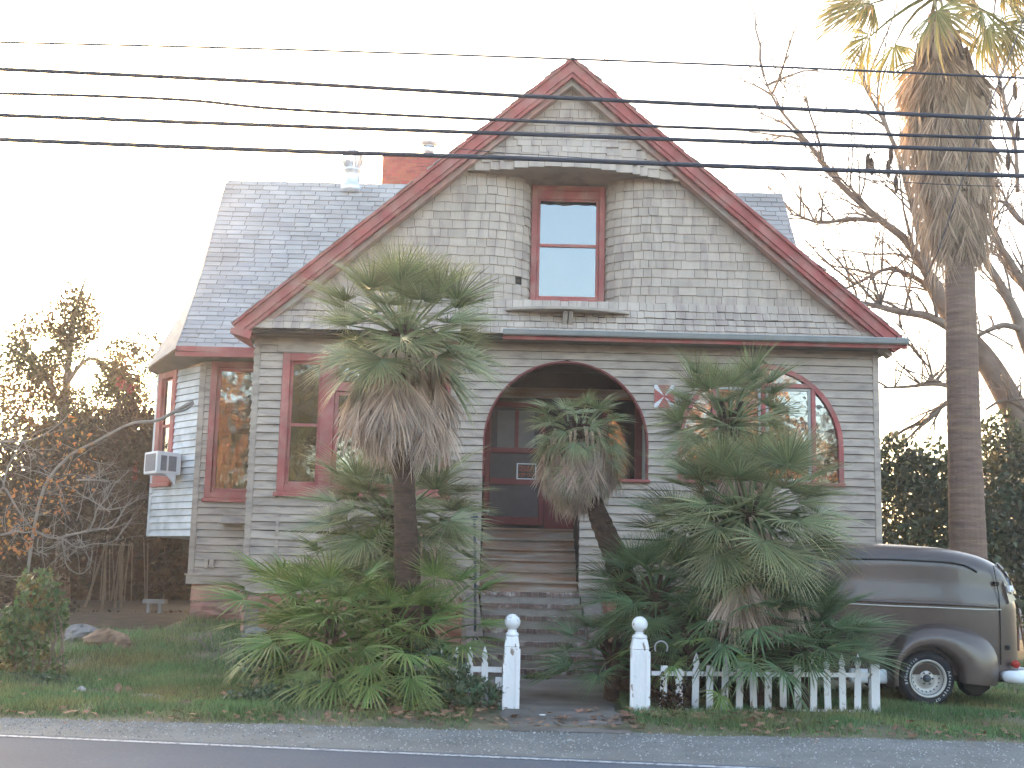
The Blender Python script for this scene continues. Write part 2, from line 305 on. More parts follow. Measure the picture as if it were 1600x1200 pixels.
HAZE, HAZE_G = 0.0013, 0.55  # scattering air added to imitate the lens veil glowing round the sun
mb = MB(); mb.box(-940, 940, -940, 1240, -1.2, 13.6); hz = mb.build('lens_veil_haze', None); hz['kind'] = 'stuff'; hz.display_type = 'WIRE'
hm = bpy.data.materials.new('pale haze'); hm.use_nodes = True; ht = hm.node_tree; ht.nodes.remove(ht.nodes['Principled BSDF'])
pv = ht.nodes.new('ShaderNodeVolumePrincipled'); pv.inputs['Color'].default_value = (0.84, 0.88, 1.0, 1); pv.inputs['Density'].default_value = HAZE; pv.inputs['Anisotropy'].default_value = HAZE_G
ht.links.new(pv.outputs[0], ht.nodes['Material Output'].inputs['Volume']); hz.data.materials.append(hm)

# ------------------------------------------------------------------ the house
HX, HY, XL, XR = 0.91, 20.0, -4.30, 6.10
EZ, APZ, SLOPE = 5.42, 10.2, 0.86
house = thing('house', 'weathered grey shingled house with red trim, steep front gable and arched porch', 'house', (HX, HY, 0))
def arch_half(z, r_, zs):
    if z <= zs: return r_
    h = r_ * r_ - (z - zs) ** 2
    return math.sqrt(h) if h > 0 else 0.0
def lap_wall(fr, L, z0, z1, expo, rects=(), arches=(), m='siding', jmin=1.6, jmax=3.4, loose=()):
    back = MB().frame(*fr); n = round((z1 - z0) / expo); e = (z1 - z0) / n
    for i in range(n):
        za = z0 + i * e; zb = za + e; zc = (za + zb) / 2
        cuts = []
        for (a0, a1, c0, c1) in rects:
            if c0 < zc < c1: cuts.append((a0, a0, a1, a1))
        for (ac, r_, zs, zb0) in arches:
            if zc > zb0 and za < zs + r_:
                h0, h1 = arch_half(za, r_, zs), arch_half(zb, r_, zs); cuts.append((ac - h0, ac - h1, ac + h0, ac + h1))
        cuts.sort(); segs = []; s0 = s1 = 0.0
        for c in cuts:
            segs.append((s0, s1, c[0], c[1])); s0, s1 = c[2], c[3]
        segs.append((s0, s1, L, L))
        for (l0, l1, r0, r1) in segs:
            if r0 - l0 < 0.02 and r1 - l1 < 0.02: continue
            q = back.pt
            back.add([q(l0, -0.02, za), q(r0, -0.02, za), q(r1, -0.02, zb), q(l1, -0.02, zb)], [(0, 1, 2, 3)])
            js = [0.0]; x = l0 + U(jmin, jmax)
            while x < r0 - 0.9: js.append(x); x += U(jmin, jmax)
            ed = [(l0, l1)] + [(x, x) for x in js[1:]] + [(r0, r1)]
            for j in range(len(ed) - 1):
                g0 = 0.0015 if j else 0.0; g1 = 0.0015 if j < len(ed) - 2 else 0.0
                a0, a1 = ed[j][0] + g0, ed[j][1] + g0; b0, b1 = ed[j + 1][0] - g1, ed[j + 1][1] - g1
                mb = MB().frame(*fr); q = mb.pt; t = 0.03 + U(-.005, .005); d0, d1 = U(-.004, .004), U(-.004, .004)
                sag = -0.055 if (i, j) in loose else 0; tw = 0.03 if (i, j) in loose else 0
                lo = -0.007  # open gap bares the near-black backing as a painted lap shadow
                mb.hexa([q(a0, 0.0, za - lo + d0), q(b0, 0.0, za - lo + d1 + sag), q(b0, t + tw, za - lo + d1 + sag), q(a0, t, za - lo + d0),
                         q(a1, -0.012, zb), q(b1, -0.012, zb + sag), q(b1, 0.004 + tw * .3, zb + sag), q(a1, 0.004, zb)])
                mb.build('siding_board', m, house)
    back.build('wall', 'dark', house)
fx = lambda x: x - XL
FRONT = (XL, HY, 1, 0)
WIN = (P(443, 555, HY).x, P(706, 555, HY).x, P(500, 776, HY).z, 5.08)
lap_wall(FRONT, XR - XL, 1.34, 5.34, 0.133,
         rects=[(fx(WIN[0]), fx(WIN[1]), WIN[2], WIN[3]), (fx(-0.45), fx(1.16), 1.0, 3.11)],
         arches=[(fx(0.91), 1.36, 3.69, 3.11), (fx(4.13), 1.36, 3.72, 3.11)], loose=((5, 0), (0, 1)))
# other sides of the body
def plain_wall(pts, z0, z1, m='siding', name='wall'):
    mb = MB()
    for a, b in zip(pts[:-1], pts[1:]): mb.add([(a[0], a[1], z0), (b[0], b[1], z0), (b[0], b[1], z1), (a[0], a[1], z1)], [(0, 1, 2, 3)])
    return mb.build(name, m, house)
plain_wall([(XR - 0.005, HY + 0.02), (XR - 0.005, 33), (XL, 33), (XL, 22.23)], 0.2, EZ)
lap_wall((XL, 22.2, 0, -1), 2.18, 1.34, 5.34, 0.133, jmin=3)
mb = MB().frame(*FRONT)
for a in (0.0, XR - XL - 0.1): mb2 = MB().frame(*FRONT); mb2.box(a, a + 0.1, -0.05, 0.034, 1.30, 5.3); bevel(mb2.build('corner_board', 'siding', house))
mb2 = MB().frame(*FRONT); mb2.box(0.5, 0.55, 0.0, 0.032, 1.35, WIN[2] - .3); mb2.build('corner_board', 'siding', house)
mb2 = MB().frame(*FRONT); mb2.box(-0.02, fx(-0.46), -0.03, 0.05, 1.13, 1.32); mb2.box(-0.03, fx(-0.46), -0.03, 0.08, 1.322, 1.355); mb2.build('water_table', 'siding', house)
mb2 = MB().frame(*FRONT); mb2.box(fx(1.17), XR - XL + 0.02, -0.03, 0.05, 1.13, 1.32); mb2.box(fx(1.17), XR - XL + 0.03, -0.03, 0.08, 1.322, 1.355); mb2.build('water_table', 'siding', house)
mb2 = MB().frame(*FRONT); mb2.box(fx(WIN[0]) - .1, fx(WIN[1]) + .12, 0.0, 0.045, 5.09, 5.33); bevel(mb2.build('frieze_board', 'siding', house))
# foundation stones
core = MB()
core.box(XL + .06, -0.6, HY + .06, HY + .3, -0.2, 1.13); core.box(1.5, XR - .06, HY + .06, HY + .3, -0.2, 1.13); core.box(XL + .06, XL + .3, HY, 33, -0.2, 1.13); core.box(XR - .3, XR - .06, HY, 33, -0.2, 1.13)
core.build('foundation', 'mortar', house)
def stone_unit(seed):
    rr = random.Random(seed); V = []; k = 4
    for j in range(k + 1):
        for i in range(k + 1):
            e = min(i, k - i, j, k - j); V.append((i / k - .5 + rr.uniform(-.012, .012), -(0.0 if e == 0 else 0.55 + rr.uniform(-.3, .45)), j / k - .5 + rr.uniform(-.012, .012)))
    F = [(j * 5 + i, j * 5 + i + 1, j * 5 + i + 6, j * 5 + i + 5) for j in range(k) for i in range(k)]
    b = len(V); V += [(-.5, .6, -.5), (.5, .6, -.5), (.5, .6, .5), (-.5, .6, .5)]
    F += [(0, b, b + 1, 4), (4, b + 1, b + 2, 24), (24, b + 2, b + 3, 20), (20, b + 3, b, 0)]
    return mesh_np('foundation_stone', V, F, 'stone')
STN = [stone_unit(i) for i in range(5)]
def stones(p0, d, L, z0, z1, rows, wmin, wmax):
    hz_ = (z1 - z0) / rows; ang = math.atan2(d[1], d[0])
    for r_ in range(rows):
        a = -U(0, .12) if r_ else 0.0
        while a < L - 0.05:
            ww = min(U(wmin, wmax), L - a)
            if L - a - ww < 0.15: ww = L - a
            a0 = max(a, 0); c = (a0 + (a + ww)) / 2
            link('foundation_stone', random.choice(STN), house, (p0[0] + d[0] * c, p0[1] + d[1] * c, z0 + hz_ * (r_ + .5)), (0, 0, ang), (a + ww - a0 - .012, 0.085, hz_ - .012))
            a += ww
stones((XL, HY + .05), (1, 0), 3.75, -0.12, 1.13, 4, 0.35, 0.75)
stones((1.5, HY + .05), (1, 0), 1.4, 0.0, 1.13, 4, 0.35, 0.7)
stones((3.2, HY + .05), (1, 0), XR - 3.2, 0.0, 1.13, 3, 0.6, 1.0)

# windows
def pane(parent, fr, a0, a1, n, z0, z1, g='glass'):
    mb = MB().frame(*fr); mb.box(a0, a1, n - .004, n, z0, z1); return mb.build('pane', g, parent)
def win_part(label=None):
    o = bpy.data.objects.new('window', None); COL.objects.link(o); o.parent = house; ORG[o] = ORG[house].copy()
    if label: o['label'] = label
    return o
def casing(parent, fr, a0, a1, z0, z1, wd, n0=-0.05, n1=0.045, m='red', name='frame', bw=None):
    bw = wd if bw is None else bw
    mb = MB().frame(*fr); mb.box(a0, a0 + wd, n0, n1, z0, z1); mb.box(a1 - wd, a1, n0, n1, z0, z1)
    mb.box(a0 + wd, a1 - wd, n0, n1 - .003, z1 - wd, z1 - .001)
    if bw: mb.box(a0 + wd, a1 - wd, n0, n1 - .003, z0 + .001, z0 + bw)
    return bevel(mb.build(name, m, parent), 0.008)
def sash(parent, fr, a0, a1, z0, z1, n, m='red', wd=0.05, g='glass', rail=None):
    casing(parent, fr, a0, a1, z0, z1, wd, n - .03, n, m, 'sash')
    if rail:
        mb = MB().frame(*fr); mb.box(a0 + wd, a1 - wd, n - .04, n + .012, rail - .025, rail + .025); mb.build('meeting_rail', m, parent)
        pane(parent, fr, a0 + wd, a1 - wd, n - .012, rail + .025, z1 - wd, g); pane(parent, fr, a0 + wd, a1 - wd, n - .022, z0 + wd, rail - .025, g)
    else: pane(parent, fr, a0 + wd, a1 - wd, n - .015, z0 + wd, z1 - wd, g)
def room(fr, a0, a1, z0, z1, depth=1.6, m='room', n0=-.12):
    mb = MB().frame(*fr); q = mb.pt
    mb.add([q(a0, n0, z0), q(a1, n0, z0), q(a1, n0, z1), q(a0, n0, z1), q(a0, -depth, z0), q(a1, -depth, z0), q(a1, -depth, z1), q(a0, -depth, z1)],
           [(4, 5, 6, 7), (0, 4, 7, 3), (1, 2, 6, 5), (3, 7, 6, 2), (0, 1, 5, 4)])
    return mb.build('room', m, house)
def curtain(fr, a0, a1, z0, z1, n, m='curtain'):
    mb = MB().frame(*fr); k = max(8, int((a1 - a0) / .03)); ph = U(0, 6)
    mb.grid([[mb.pt(lerp(a0, a1, i / k), n + .025 * math.sin(i * 1.3 + ph) + .012 * math.sin(i * 2.9), z) for i in range(k + 1)] for z in (z0, (z0 + z1) / 2, z1)])
    return mb.build('curtain', m, house, True)
# triple front window
W = win_part('wide red framed triple front window with transom'); a0, a1 = fx(WIN[0]), fx(WIN[1]); z0, z1 = WIN[2], WIN[3]
casing(W, FRONT, a0, a1, z0 + .06, z1, 0.13)
mb = MB().frame(*FRONT); mb.box(a0 - .04, a1 + .04, -.05, .085, z0 - .01, z0 + .06); bevel(mb.build('sill', 'red', W))
b0, b1 = fx(P(503, 600, HY).x), fx(P(524, 600, HY).x); c0, c1 = a1 - (b1 - a0), a1 - (b0 - a0)
mb = MB().frame(*FRONT); mb.box(b0, b1, -.05, .04, z0 + .19, z1 - .131); mb.box(c0, c1, -.05, .04, z0 + .19, z1 - .131); mb.box(b1, c0, -.05, .034, 4.46, 4.56); bevel(mb.build('mullion', 'red', W))
rl = P(480, 664, HY).z
sash(W, FRONT, a0 + .13, b0, z0 + .19, z1 - .13, -.01, rail=rl); sash(W, FRONT, c1, a1 - .13, z0 + .19, z1 - .13, -.01, rail=rl)
sash(W, FRONT, b1, c0, z0 + .19, 4.46, -.005, wd=.07); sash(W, FRONT, b1, c0, 4.56, z1 - .13, -.005)
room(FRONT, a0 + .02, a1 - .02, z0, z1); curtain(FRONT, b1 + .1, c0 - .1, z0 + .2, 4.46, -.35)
# arched window on the right
W = win_part('large half round red trimmed window'); AC = 4.13; ac = fx(AC)
def arch_pts(r_, zs, zb, n=28): return [(r_, zb)] + [(r_ * math.cos(t), zs + r_ * math.sin(t)) for t in np.linspace(0, math.pi, n)] + [(-r_, zb)]
def arch_trim(parent, fr, ac, r0, r1, zs, zb, n0, n1, m, name):
    A, B = arch_pts(r0, zs, zb), arch_pts(r1, zs, zb); mb = MB().frame(*fr); q = mb.pt
    rows = []
    for (xa, za), (xb, zb_) in zip(A, B): rows.append([q(ac + xa, n0, za), q(ac + xa, n1, za), q(ac + xb, n1, zb_), q(ac + xb, n0, zb_)])
    mb.grid(rows); return mb.build(name, m, parent)
arch_trim(W, FRONT, ac, 1.29, 1.365, 3.72, 3.13, -.06, .03, 'red', 'frame')
mb = MB().frame(*FRONT); mb.box(ac - 1.38, ac + 1.38, -.06, .06, 3.07, 3.129); bevel(mb.build('sill', 'red', W))
zt = P(1235, 603, HY).z; v1, v2, v3 = [fx(P(px, 650, HY).x) for px in (1271, 1193, 1116)]
mb = MB().frame(*FRONT)
for v in (v1, v2, v3): mb.box(v - .035, v + .035, -.05, .022, 3.131, zt - .04 if v != v1 else zt + .03)
mb.box(v3 - .3, v1 - .036, -.05, .018, zt - .035, zt + .035); bevel(mb.build('mullion', 'red', W))
for (l_, r_) in ((v3 + .035, v2 - .035), (v2 + .035, v1 - .035)): casing(W, FRONT, l_, r_, 3.131, zt - .036, .05, -.05, -.01, 'greyframe', 'sash')
mb = MB().frame(*FRONT); pts = arch_pts(1.295, 3.72, 3.12); cpt = len(pts); mb.add([mb.pt(ac + x, -.035, z) for x, z in pts], [tuple(range(cpt))]); mb.build('pane', 'glass', W)
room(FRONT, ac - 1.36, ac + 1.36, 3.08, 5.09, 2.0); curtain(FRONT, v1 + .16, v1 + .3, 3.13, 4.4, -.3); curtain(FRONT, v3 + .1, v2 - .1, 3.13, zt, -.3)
# red and white emblem panel on the wall
e0, e1, e2, e3 = fx(P(1022, 620, HY).x), fx(P(1053, 620, HY).x), P(1030, 637, HY).z, P(1030, 602, HY).z
em = MB().frame(*FRONT); em.box(e0, e1, 0, .035, e2, e3); em = em.build('emblem_panel', 'whiteac', house)
mb = MB().frame(*FRONT); q = mb.pt; cx, cz = (e0 + e1) / 2, (e2 + e3) / 2; gx, gzz = (e1 - e0) * .16, (e3 - e2) * .16
for tri in (((e0, e2 + gzz), (cx, cz), (e0, e3 - gzz)), ((e1, e3 - gzz), (cx, cz), (e1, e2 + gzz)), ((e0 + gx, e2), (e1 - gx, e2), (cx, cz)), ((e0 + gx, e3), (cx, cz), (e1 - gx, e3))):
    V = [q(x, .036, z) for x, z in tri] + [q(x, .041, z) for x, z in tri]; mb.add(V, [(0, 2, 1), (3, 4, 5), (0, 1, 4, 3), (1, 2, 5, 4), (2, 0, 3, 5)])
mb.build('emblem', 'red', em)

# porch: arch lining, room, door, sill
arch_trim(house, FRONT, fx(.91), 1.335, 1.365, 3.69, 3.11, -.16, .028, 'darkred', 'arch_trim')
mb = MB(); mb.box(-.50, -.452, HY - .028, HY + .1, 1.2, 3.109); mb.build('arch_trim', 'siding', house)
mb = MB(); mb.box(1.17, 2.30, HY - .09, HY + .2, 3.06, 3.11); bevel(mb.build('porch_sill', 'red', house))
PB = 21.65
mb = MB()
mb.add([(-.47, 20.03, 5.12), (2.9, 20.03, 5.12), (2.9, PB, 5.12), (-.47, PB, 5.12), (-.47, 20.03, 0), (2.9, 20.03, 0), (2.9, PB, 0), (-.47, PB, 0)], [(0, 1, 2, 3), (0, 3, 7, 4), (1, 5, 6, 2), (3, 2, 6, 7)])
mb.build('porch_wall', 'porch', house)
lap_wall((1.16, 20.02, 0, 1), PB - 20.03, 1.0, 3.06, 0.133)
mb = MB(); mb.box(1.17, 2.88, 20.04, PB - .01, 2.2, 2.32); mb.build('porch_floor', 'porch', house)
mb = MB(); mb.box(-.46, 2.88, PB - .09, PB - .012, P(800, 622, PB).z, P(800, 606, PB).z); mb.build('porch_beam', 'stepwood', house)
dx = lambda px: P(px, 720, PB).x
dz = lambda py: P(800, py, PB).z
DF = (0, PB - .02, 1, 0)
door = bpy.data.objects.new('door', None); COL.objects.link(door); door.parent = house; ORG[door] = ORG[house].copy(); door['label'] = 'dark red screen door at the top of the steps'
x0, x1 = dx(757), dx(851)
casing(door, DF, x0, x1, dz(820), dz(628), .1, 0.0, .05, 'darkred', 'door_frame', .14)
mb = MB().frame(*DF); mb.box(x0 + .11, x1 - .11, 0.005, .045, dz(757), dz(748)); mb.box(dx(804), dx(809), .005, .042, dz(708), dz(640)); mb.box(x0 + .11, x1 - .11, .005, .043, dz(708), dz(700)); mb.build('door_rail', 'darkred', door)
mb = MB().frame(*DF); mb.box(x0 + .1, x1 - .1, .002, .012, dz(815), dz(632)); mb.build('screen', 'screen', door)
mb = MB().frame(*DF); mb.box(dx(776), dx(803), .013, .02, dz(707), dz(642)); mb.box(dx(809), dx(834), .013, .02, dz(707), dz(642)); mb.build('door_pane', 'dimcurtain', door)
mb = MB().frame(*DF); mb.tube([(dx(764), PB - .1, dz(800)), (dx(757), PB - .1, dz(799))], .02); mb.lathe([(.02, 0), (.035, .01), (.02, .05)], (dx(764), PB - .09, dz(800)), 8, 'y'); mb.build('handle', 'tin', door)
mb = MB().frame(*DF); mb.box(x1 + .01, 1.15, 0, .03, 2.33, dz(740)); mb.box(x1 + .06, 1.1, .03, .045, 2.45, dz(760)); mb.build('door_side_panel', 'darkred', house)
# window inside the porch
W = win_part('red window inside the porch'); casing(W, DF, dx(940), dx(1002), 3.0, 4.75, .12, 0, .06, 'darkred'); pane(W, DF, dx(948), dx(994), .02, 3.1, 4.65)
mb = MB().frame(*DF); mb.box(dx(1003), dx(1017), 0, .05, 2.4, 4.9); mb.build('corner_board', 'greyframe', house)
# keep out sign hung on the door
sa, sb, sc, sd = dx(808.5), dx(837), dz(748), dz(725)
sign = MB().frame(*DF); sign.box(sa, sb, .05, .056, sc, sd); sign = props(sign.build('warning_sign', 'signblack', org=((sa + sb) / 2, PB - .07, sc)), 'small black and orange keep out sign hung on the screen door', 'sign'); 
ORG[sign] = Vector(sign.location)
casing(sign, DF, sa - .012, sb + .012, sc - .012, sd + .012, .022, .05, .06, 'whiteac', 'border')
for txt, zz, sz, mx in (('PRIVATE', .78, .075, 1), ('PROPERTY', .56, .075, 1), ('KEEP OUT', .25, .095, 1)):
    V, F = text_geo(txt, sz); ww = max(v[0] for v in V) - min(v[0] for v in V); kx = min(1.15, (sb - sa - .05) / ww)
    mb = MB(); mb.add([((sa + sb) / 2 + v[0] * kx, PB - .02 - .0585, lerp(sc, sd, zz) + v[1]) for v in V], F); mb.build('lettering', 'signorange', sign)

# steps
SX0, SX1 = -.45, 1.15; NS = 13; RI = 2.32 / NS; RUN = .275; Y0 = 18.12
def bar_brick(): 
    mb = MB(); mb.box(-.5, .5, -.5, .5, -.5, .5); return mesh_np('step_brick', mb.v, mb.f, 'oldbrick')
BRK = bar_brick()
for i in range(NS):
    zb, zt_, y = i * RI, (i + 1) * RI, Y0 + i * RUN
    if i < 7:
        xa, xb = lerp(-.27, -.42, i / 6), lerp(1.31, 1.17, i / 6)
        mb = MB(); mb.box(xa, xb, y + .012, y + RUN + .1, zb - .05, zt_ - .03); mb.box(xa, xb, y + .1, y + RUN + .06, zt_ - .03, zt_ - .008); mb.build('step', 'cement', house)
        x = xa
        while x < xb - .03:
            ww = min(U(.085, .13), xb - x)
            link('step_brick', BRK, house, (x + ww / 2, y + .055 + U(-.008, .008), zt_ - .035 + U(-.006, .004)), (U(-.05, .05), U(-.02, .02), U(-.03, .03)), (ww - .012, .11, .07)); x += ww
    else:
        mb = MB(); mb.box(SX0 + .003, SX1 + .003, y + .03, y + .05, zb - .02, zt_ - .035); mb.build('stair_riser', 'stepwood', house)
        mb = MB(); k = 8; sg = U(.004, .012)
        for j in range(k):
            a, b = lerp(SX0 + .004, SX1 + .002, j / k), lerp(SX0 + .004, SX1 + .002, (j + 1) / k); s0_, s1_ = sg * math.sin(math.pi * j / k), sg * math.sin(math.pi * (j + 1) / k)
            mb.hexa([(a, y - .01, zt_ - .034 - s0_), (b, y - .01, zt_ - .034 - s1_), (b, y + RUN + .05, zt_ - .034 - s1_), (a, y + RUN + .05, zt_ - .034 - s0_), (a, y - .01, zt_ - s0_), (b, y - .01, zt_ - s1_), (b, y + RUN + .05, zt_ - s1_), (a, y + RUN + .05, zt_ - s0_)])
        mb.build('stair_tread', 'stepwood', house)
for xa, xb in ((-.72, -.47), (1.345, 1.57)):
    f0, f1 = (xa + .17, xb + .18) if xa < 0 else (xa - .02, xb)
    if xa > 0: xa, xb = 1.18, 1.5
    mb = MB(); mb.hexa([(f0, 18.25, -.1), (f1, 18.25, -.1), (xb, 19.94, -.1), (xa, 19.94, -.1), (f0, 18.25, .32), (f1, 18.25, .32), (xb, 19.94, 1.22), (xa, 19.94, 1.22)]); mb.build('stair_cheek', 'mortar', house)
    for r_ in range(15):
        z = .01 + r_ * .078; yf = 18.25 if z < .27 else 18.25 + (z + .07 - .32) / .9 * 1.69
        off = .5 if r_ % 2 else 0
        for j in range(2 + (r_ % 2)):
            a, b = max(xa, xa + (j - off) * (xb - xa) / 2), min(xb, xa + (j + 1 - off) * (xb - xa) / 2)
            sh_ = (.175 if xa < 0 else .1) * (1 - (yf - 18.25) / 1.69)
            link('cheek_brick', BRK, house, ((a + b) / 2 + sh_, min(yf + .04, 19.9), z + .036), (0, 0, U(-.02, .02)), (b - a - .012, .1, .066))
rl_ = thing('railing', 'dark iron handrail pole with a round knob left of the steps', 'railing', P(744, 1000, 18.9))
pt, pb = P(741, 808, 18.9), P(744, 1010, 18.9)
mb = MB(); mb.tube([pt, lerp(pt, pb, .5), pb - Vector((0, 0, .6))], .022, 8); mb.build('pole', 'iron', rl_, True)
mb = MB(); mb.lathe([(.02, -.06), (.05, -.03), (.06, 0), (.05, .03), (.015, .055)], pt, 10); mb.build('knob', 'iron', rl_, True)
rl2 = MB(); rl2.tube([P(921, 1000, 18.2), P(926, 1015, 18.1), P(927, 1035, 18.1), P(931, 1045, 18.1), P(930, 1068, 18.1)], .02, 7)
props(rl2.build('pipe', 'twig', smooth=True, org=P(930, 1068, 18.1)), 'bent grey pipe at the right foot of the brick steps', 'pipe')

# eaves, gutter
GY = 19.6
mb = MB(); mb.add([(XL - .25, GY, 5.36), (XR + .3, GY, 5.36), (XR + .3, HY + .05, 5.345), (XL - .25, HY + .05, 5.345)], [(0, 1, 2, 3)]); mb.build('soffit', 'soffit', house)
gL, gR = P(786, 522, GY).x, P(1417, 541, GY).x
mb = MB(); mb.box(gL, gR, GY - .02, GY + .03, 5.33, 5.40); mb.build('fascia_board', 'red', house)
mb = MB(); mb.box(XL - .2, gL, GY + .03, GY + .08, 5.335, 5.375); mb.build('fascia_board', 'dark', house)
gp = [(GY - .02 + .0, 5.475), (GY - .02, 5.40), (GY - .06, 5.385), (GY - .115, 5.40), (GY - .13, 5.46), (GY - .145, 5.475), (GY - .135, 5.485)]
mb = MB(); mb.grid([[(x, y, z) for y, z in gp] for x in np.linspace(gL, gR, 12)]); mb.add([(gR, y, z) for y, z in gp], [tuple(range(len(gp)))]); bevel(mb.build('gutter', 'gutter', house, True), .001)
# left eave return
mb = MB(); q0, q1, q2, q3 = P(362, 512, 19.55), P(394, 517, 19.55), P(391, 530, 19.55), P(360, 520, 19.55)
mb.slab([q3, q2, q1, q0], .03); q4, q5 = P(360, 520, 19.55) + Vector((0, .6, 0)), P(391, 530, 19.55) + Vector((0, .5, 0))
mb.add([q3, q2, q5 + Vector((0, 0, -.1)), q4], [(0, 1, 2, 3)]); mb.build('eave_return', 'red', house)

# gable surface
WZ0, WZ1 = 6.08, 8.28
def flareY(z): return -0.30 * (1 - sstep(5.42, 6.25, z)) ** 1.4
def upY(x, z):
    d = abs(x - HX); return -0.04 - 0.32 * (1 - sstep(0.2, 2.5, d)) * (1 - sstep(8.2, 9.3, z))
def eyebrow_z(x): d = x - HX; return 8.27 - .02 * d + 0.03 * math.cos(d * 2.2) - .05 * sstep(1.2, 2.2, d)
PLAN = []
for i in range(25):
    t = i / 24 * math.pi / 2; PLAN.append((0.66 + 0.8 * math.sin(t) ** 1.0 * 1.0, 0.52 * (1 - math.sin(t)) if False else 0.52 * math.cos(t) ** 1.0))
# quarter ellipse: from the window jamb (tangent to depth) round to the wall face
PLAN = [(0.66 + 0.8 * (1 - math.cos(t)), 0.52 * (1 - math.sin(t))) for t in np.linspace(0, math.pi / 2, 25)] + [(7.5, 0.0)]
PS = [0.0]
for a, b in zip(PLAN[:-1], PLAN[1:]): PS.append(PS[-1] + math.hypot(b[0] - a[0], b[1] - a[1]))
def plan_at(s):
    for i in range(len(PS) - 1):
        if s <= PS[i + 1] or i == len(PS) - 2:
            t = (s - PS[i]) / (PS[i + 1] - PS[i]); a, b = PLAN[i], PLAN[i + 1]
            return lerp(a[0], b[0], t), lerp(a[1], b[1], t), math.atan2(b[1] - a[1], b[0] - a[0])
def s_of(dx_):
    if dx_ >= PLAN[-2][0]: return PS[-2] + dx_ - PLAN[-2][0]
    for i in range(len(PLAN) - 1):
        if dx_ <= PLAN[i + 1][0]: return PS[i] + (dx_ - PLAN[i][0]) / (PLAN[i + 1][0] - PLAN[i][0]) * (PS[i + 1] - PS[i])
def halfw(z): return (APZ - 0.12 - z) / SLOPE
def shingle_unit(seed, m):
    rr = random.Random(seed); j = lambda a: rr.uniform(-a, a); mb = MB()
    mb.hexa([(-.5, .0, -.5 + j(.05)), (.5, .0, -.5 + j(.05)), (.5 + j(.01), -1, -.5 + j(.06)), (-.5 + j(.01), -1, -.5 + j(.06)), (-.5, 0, .62), (.5, 0, .62), (.5, -.12, .62), (-.5, -.12, .62)])
    return mesh_np('wall_shingle', mb.v, mb.f, m)
SHU = [shingle_unit(i, 'shingle') for i in range(6)]
SH = []     # (loc, rot, scale)
back = MB()
def put_shingle(x, y, z, e, wd, az, tilt): SH.append(((x, y, z + e / 2), (tilt, 0, az), (wd - .006, .02 + U(-.003, .006), e)))
def flat_row(za, e, yf, xa, xb, wmin, wmax):
    x = xa
    while x < xb - .02:
        wd = min(U(wmin, wmax), xb - x)
        if random.random() > .004:
            xc = x + wd / 2; y0_, y1_ = yf(xc, za), yf(xc, za + e); put_shingle(xc, HY + y0_ * .5 + y1_ * .5 - .004, za + U(-.006, .006), e, wd, U(-.012, .012), math.atan2(y1_ - y0_, e) * -1)
        x += wd
z = 5.44
while z < WZ0 - .02:
    e = .112 if z < 5.75 else .145
    if z + e > WZ0 + .03: e = WZ0 - z
    flat_row(z, e, lambda x, zz: flareY(zz), HX - halfw(z + e * .3), HX + halfw(z + e * .3), .11, .21); z += e
while z < WZ1 - .05:
    e = .153; hw = halfw(z + e * .3)
    for sd in (-1, 1):
        s = 0.0; smax = s_of(hw)
        while s < smax - .02:
            wd = min(U(.12, .32), smax - s)
            if s < PS[-2]: wd = min(wd, .17)
            if random.random() > .003:
                d, dep, an = plan_at(s + wd / 2); put_shingle(HX + sd * d, HY + dep, z + U(-.006, .006), e, wd, sd * an, 0)
            s += wd
    z += e
z = 8.24; r0 = True
while halfw(z) > .1:
    e = .148; hw = halfw(z + e * .3); x = HX - hw
    while x < HX + hw - .02:
        wd = min(U(.12, .3), HX + hw - x); xc = x + wd / 2; sh = (eyebrow_z(xc) - 8.24) * (1 - sstep(8.24, 8.9, z))
        if random.random() > .004:
            y0_, y1_ = upY(xc, z), upY(xc, z + e); put_shingle(xc, HY + (y0_ + y1_) / 2 - .004, z + sh + U(-.007, .007), e, wd, U(-.012, .012), -math.atan2(y1_ - y0_, e))
        x += wd
    z += e
SH.sort(key=lambda s: -(s[2][0] * s[2][2]))
for i, (l_, r_, s_) in enumerate(SH[:300]): link('wall_shingle', SHU[i % 6], house, l_, r_, s_)
mb = MB()
for i, (l_, r_, s_) in enumerate(SH[300:]):
    M_ = Matrix.Translation(l_) @ Euler(r_).to_matrix().to_4x4() @ Matrix.Diagonal((*s_, 1)); u_ = SHU[i % 6]
    mb.add([M_ @ v.co for v in u_.vertices], [tuple(p.vertices) for p in u_.polygons])
o = mb.build('smaller_wall_shingles', 'shingle', house); o['kind'] = 'stuff'
# backing of the gable
mb = MB()
def rowpts(z, yf, n=24, hw=None):
    hw = max(.02, halfw(z) + .05) if hw is None else hw; return [(HX + lerp(-hw, hw, i / n), HY + yf(HX + lerp(-hw, hw, i / n), z) + .02, z) for i in range(n + 1)]
mb.grid([rowpts(zz, lambda x, z_: flareY(z_)) for zz in np.linspace(5.40, WZ0, 8)])
for sd in (-1, 1):
    mb.grid([[(HX + sd * plan_at(lerp(0, s_of(halfw(zz) + .05), i / 40))[0], HY + plan_at(lerp(0, s_of(halfw(zz) + .05), i / 40))[1] + .02, zz) for i in range(41)] for zz in np.linspace(WZ0 - .02, WZ1 + .05, 8)])
mb.grid([[(p[0], p[1], max(p[2], eyebrow_z(p[0]) + .01)) for p in rowpts(zz, upY, 40)] for zz in np.linspace(8.24, APZ - .12, 14)])
mb.build('gable_wall', 'dark', house)
mb = MB(); xs_ = np.linspace(HX - 2.2, HX + 2.2, 40)
def wallY(x): 
    d = abs(x - HX); return .52 if d < .66 else plan_at(s_of(d))[1]
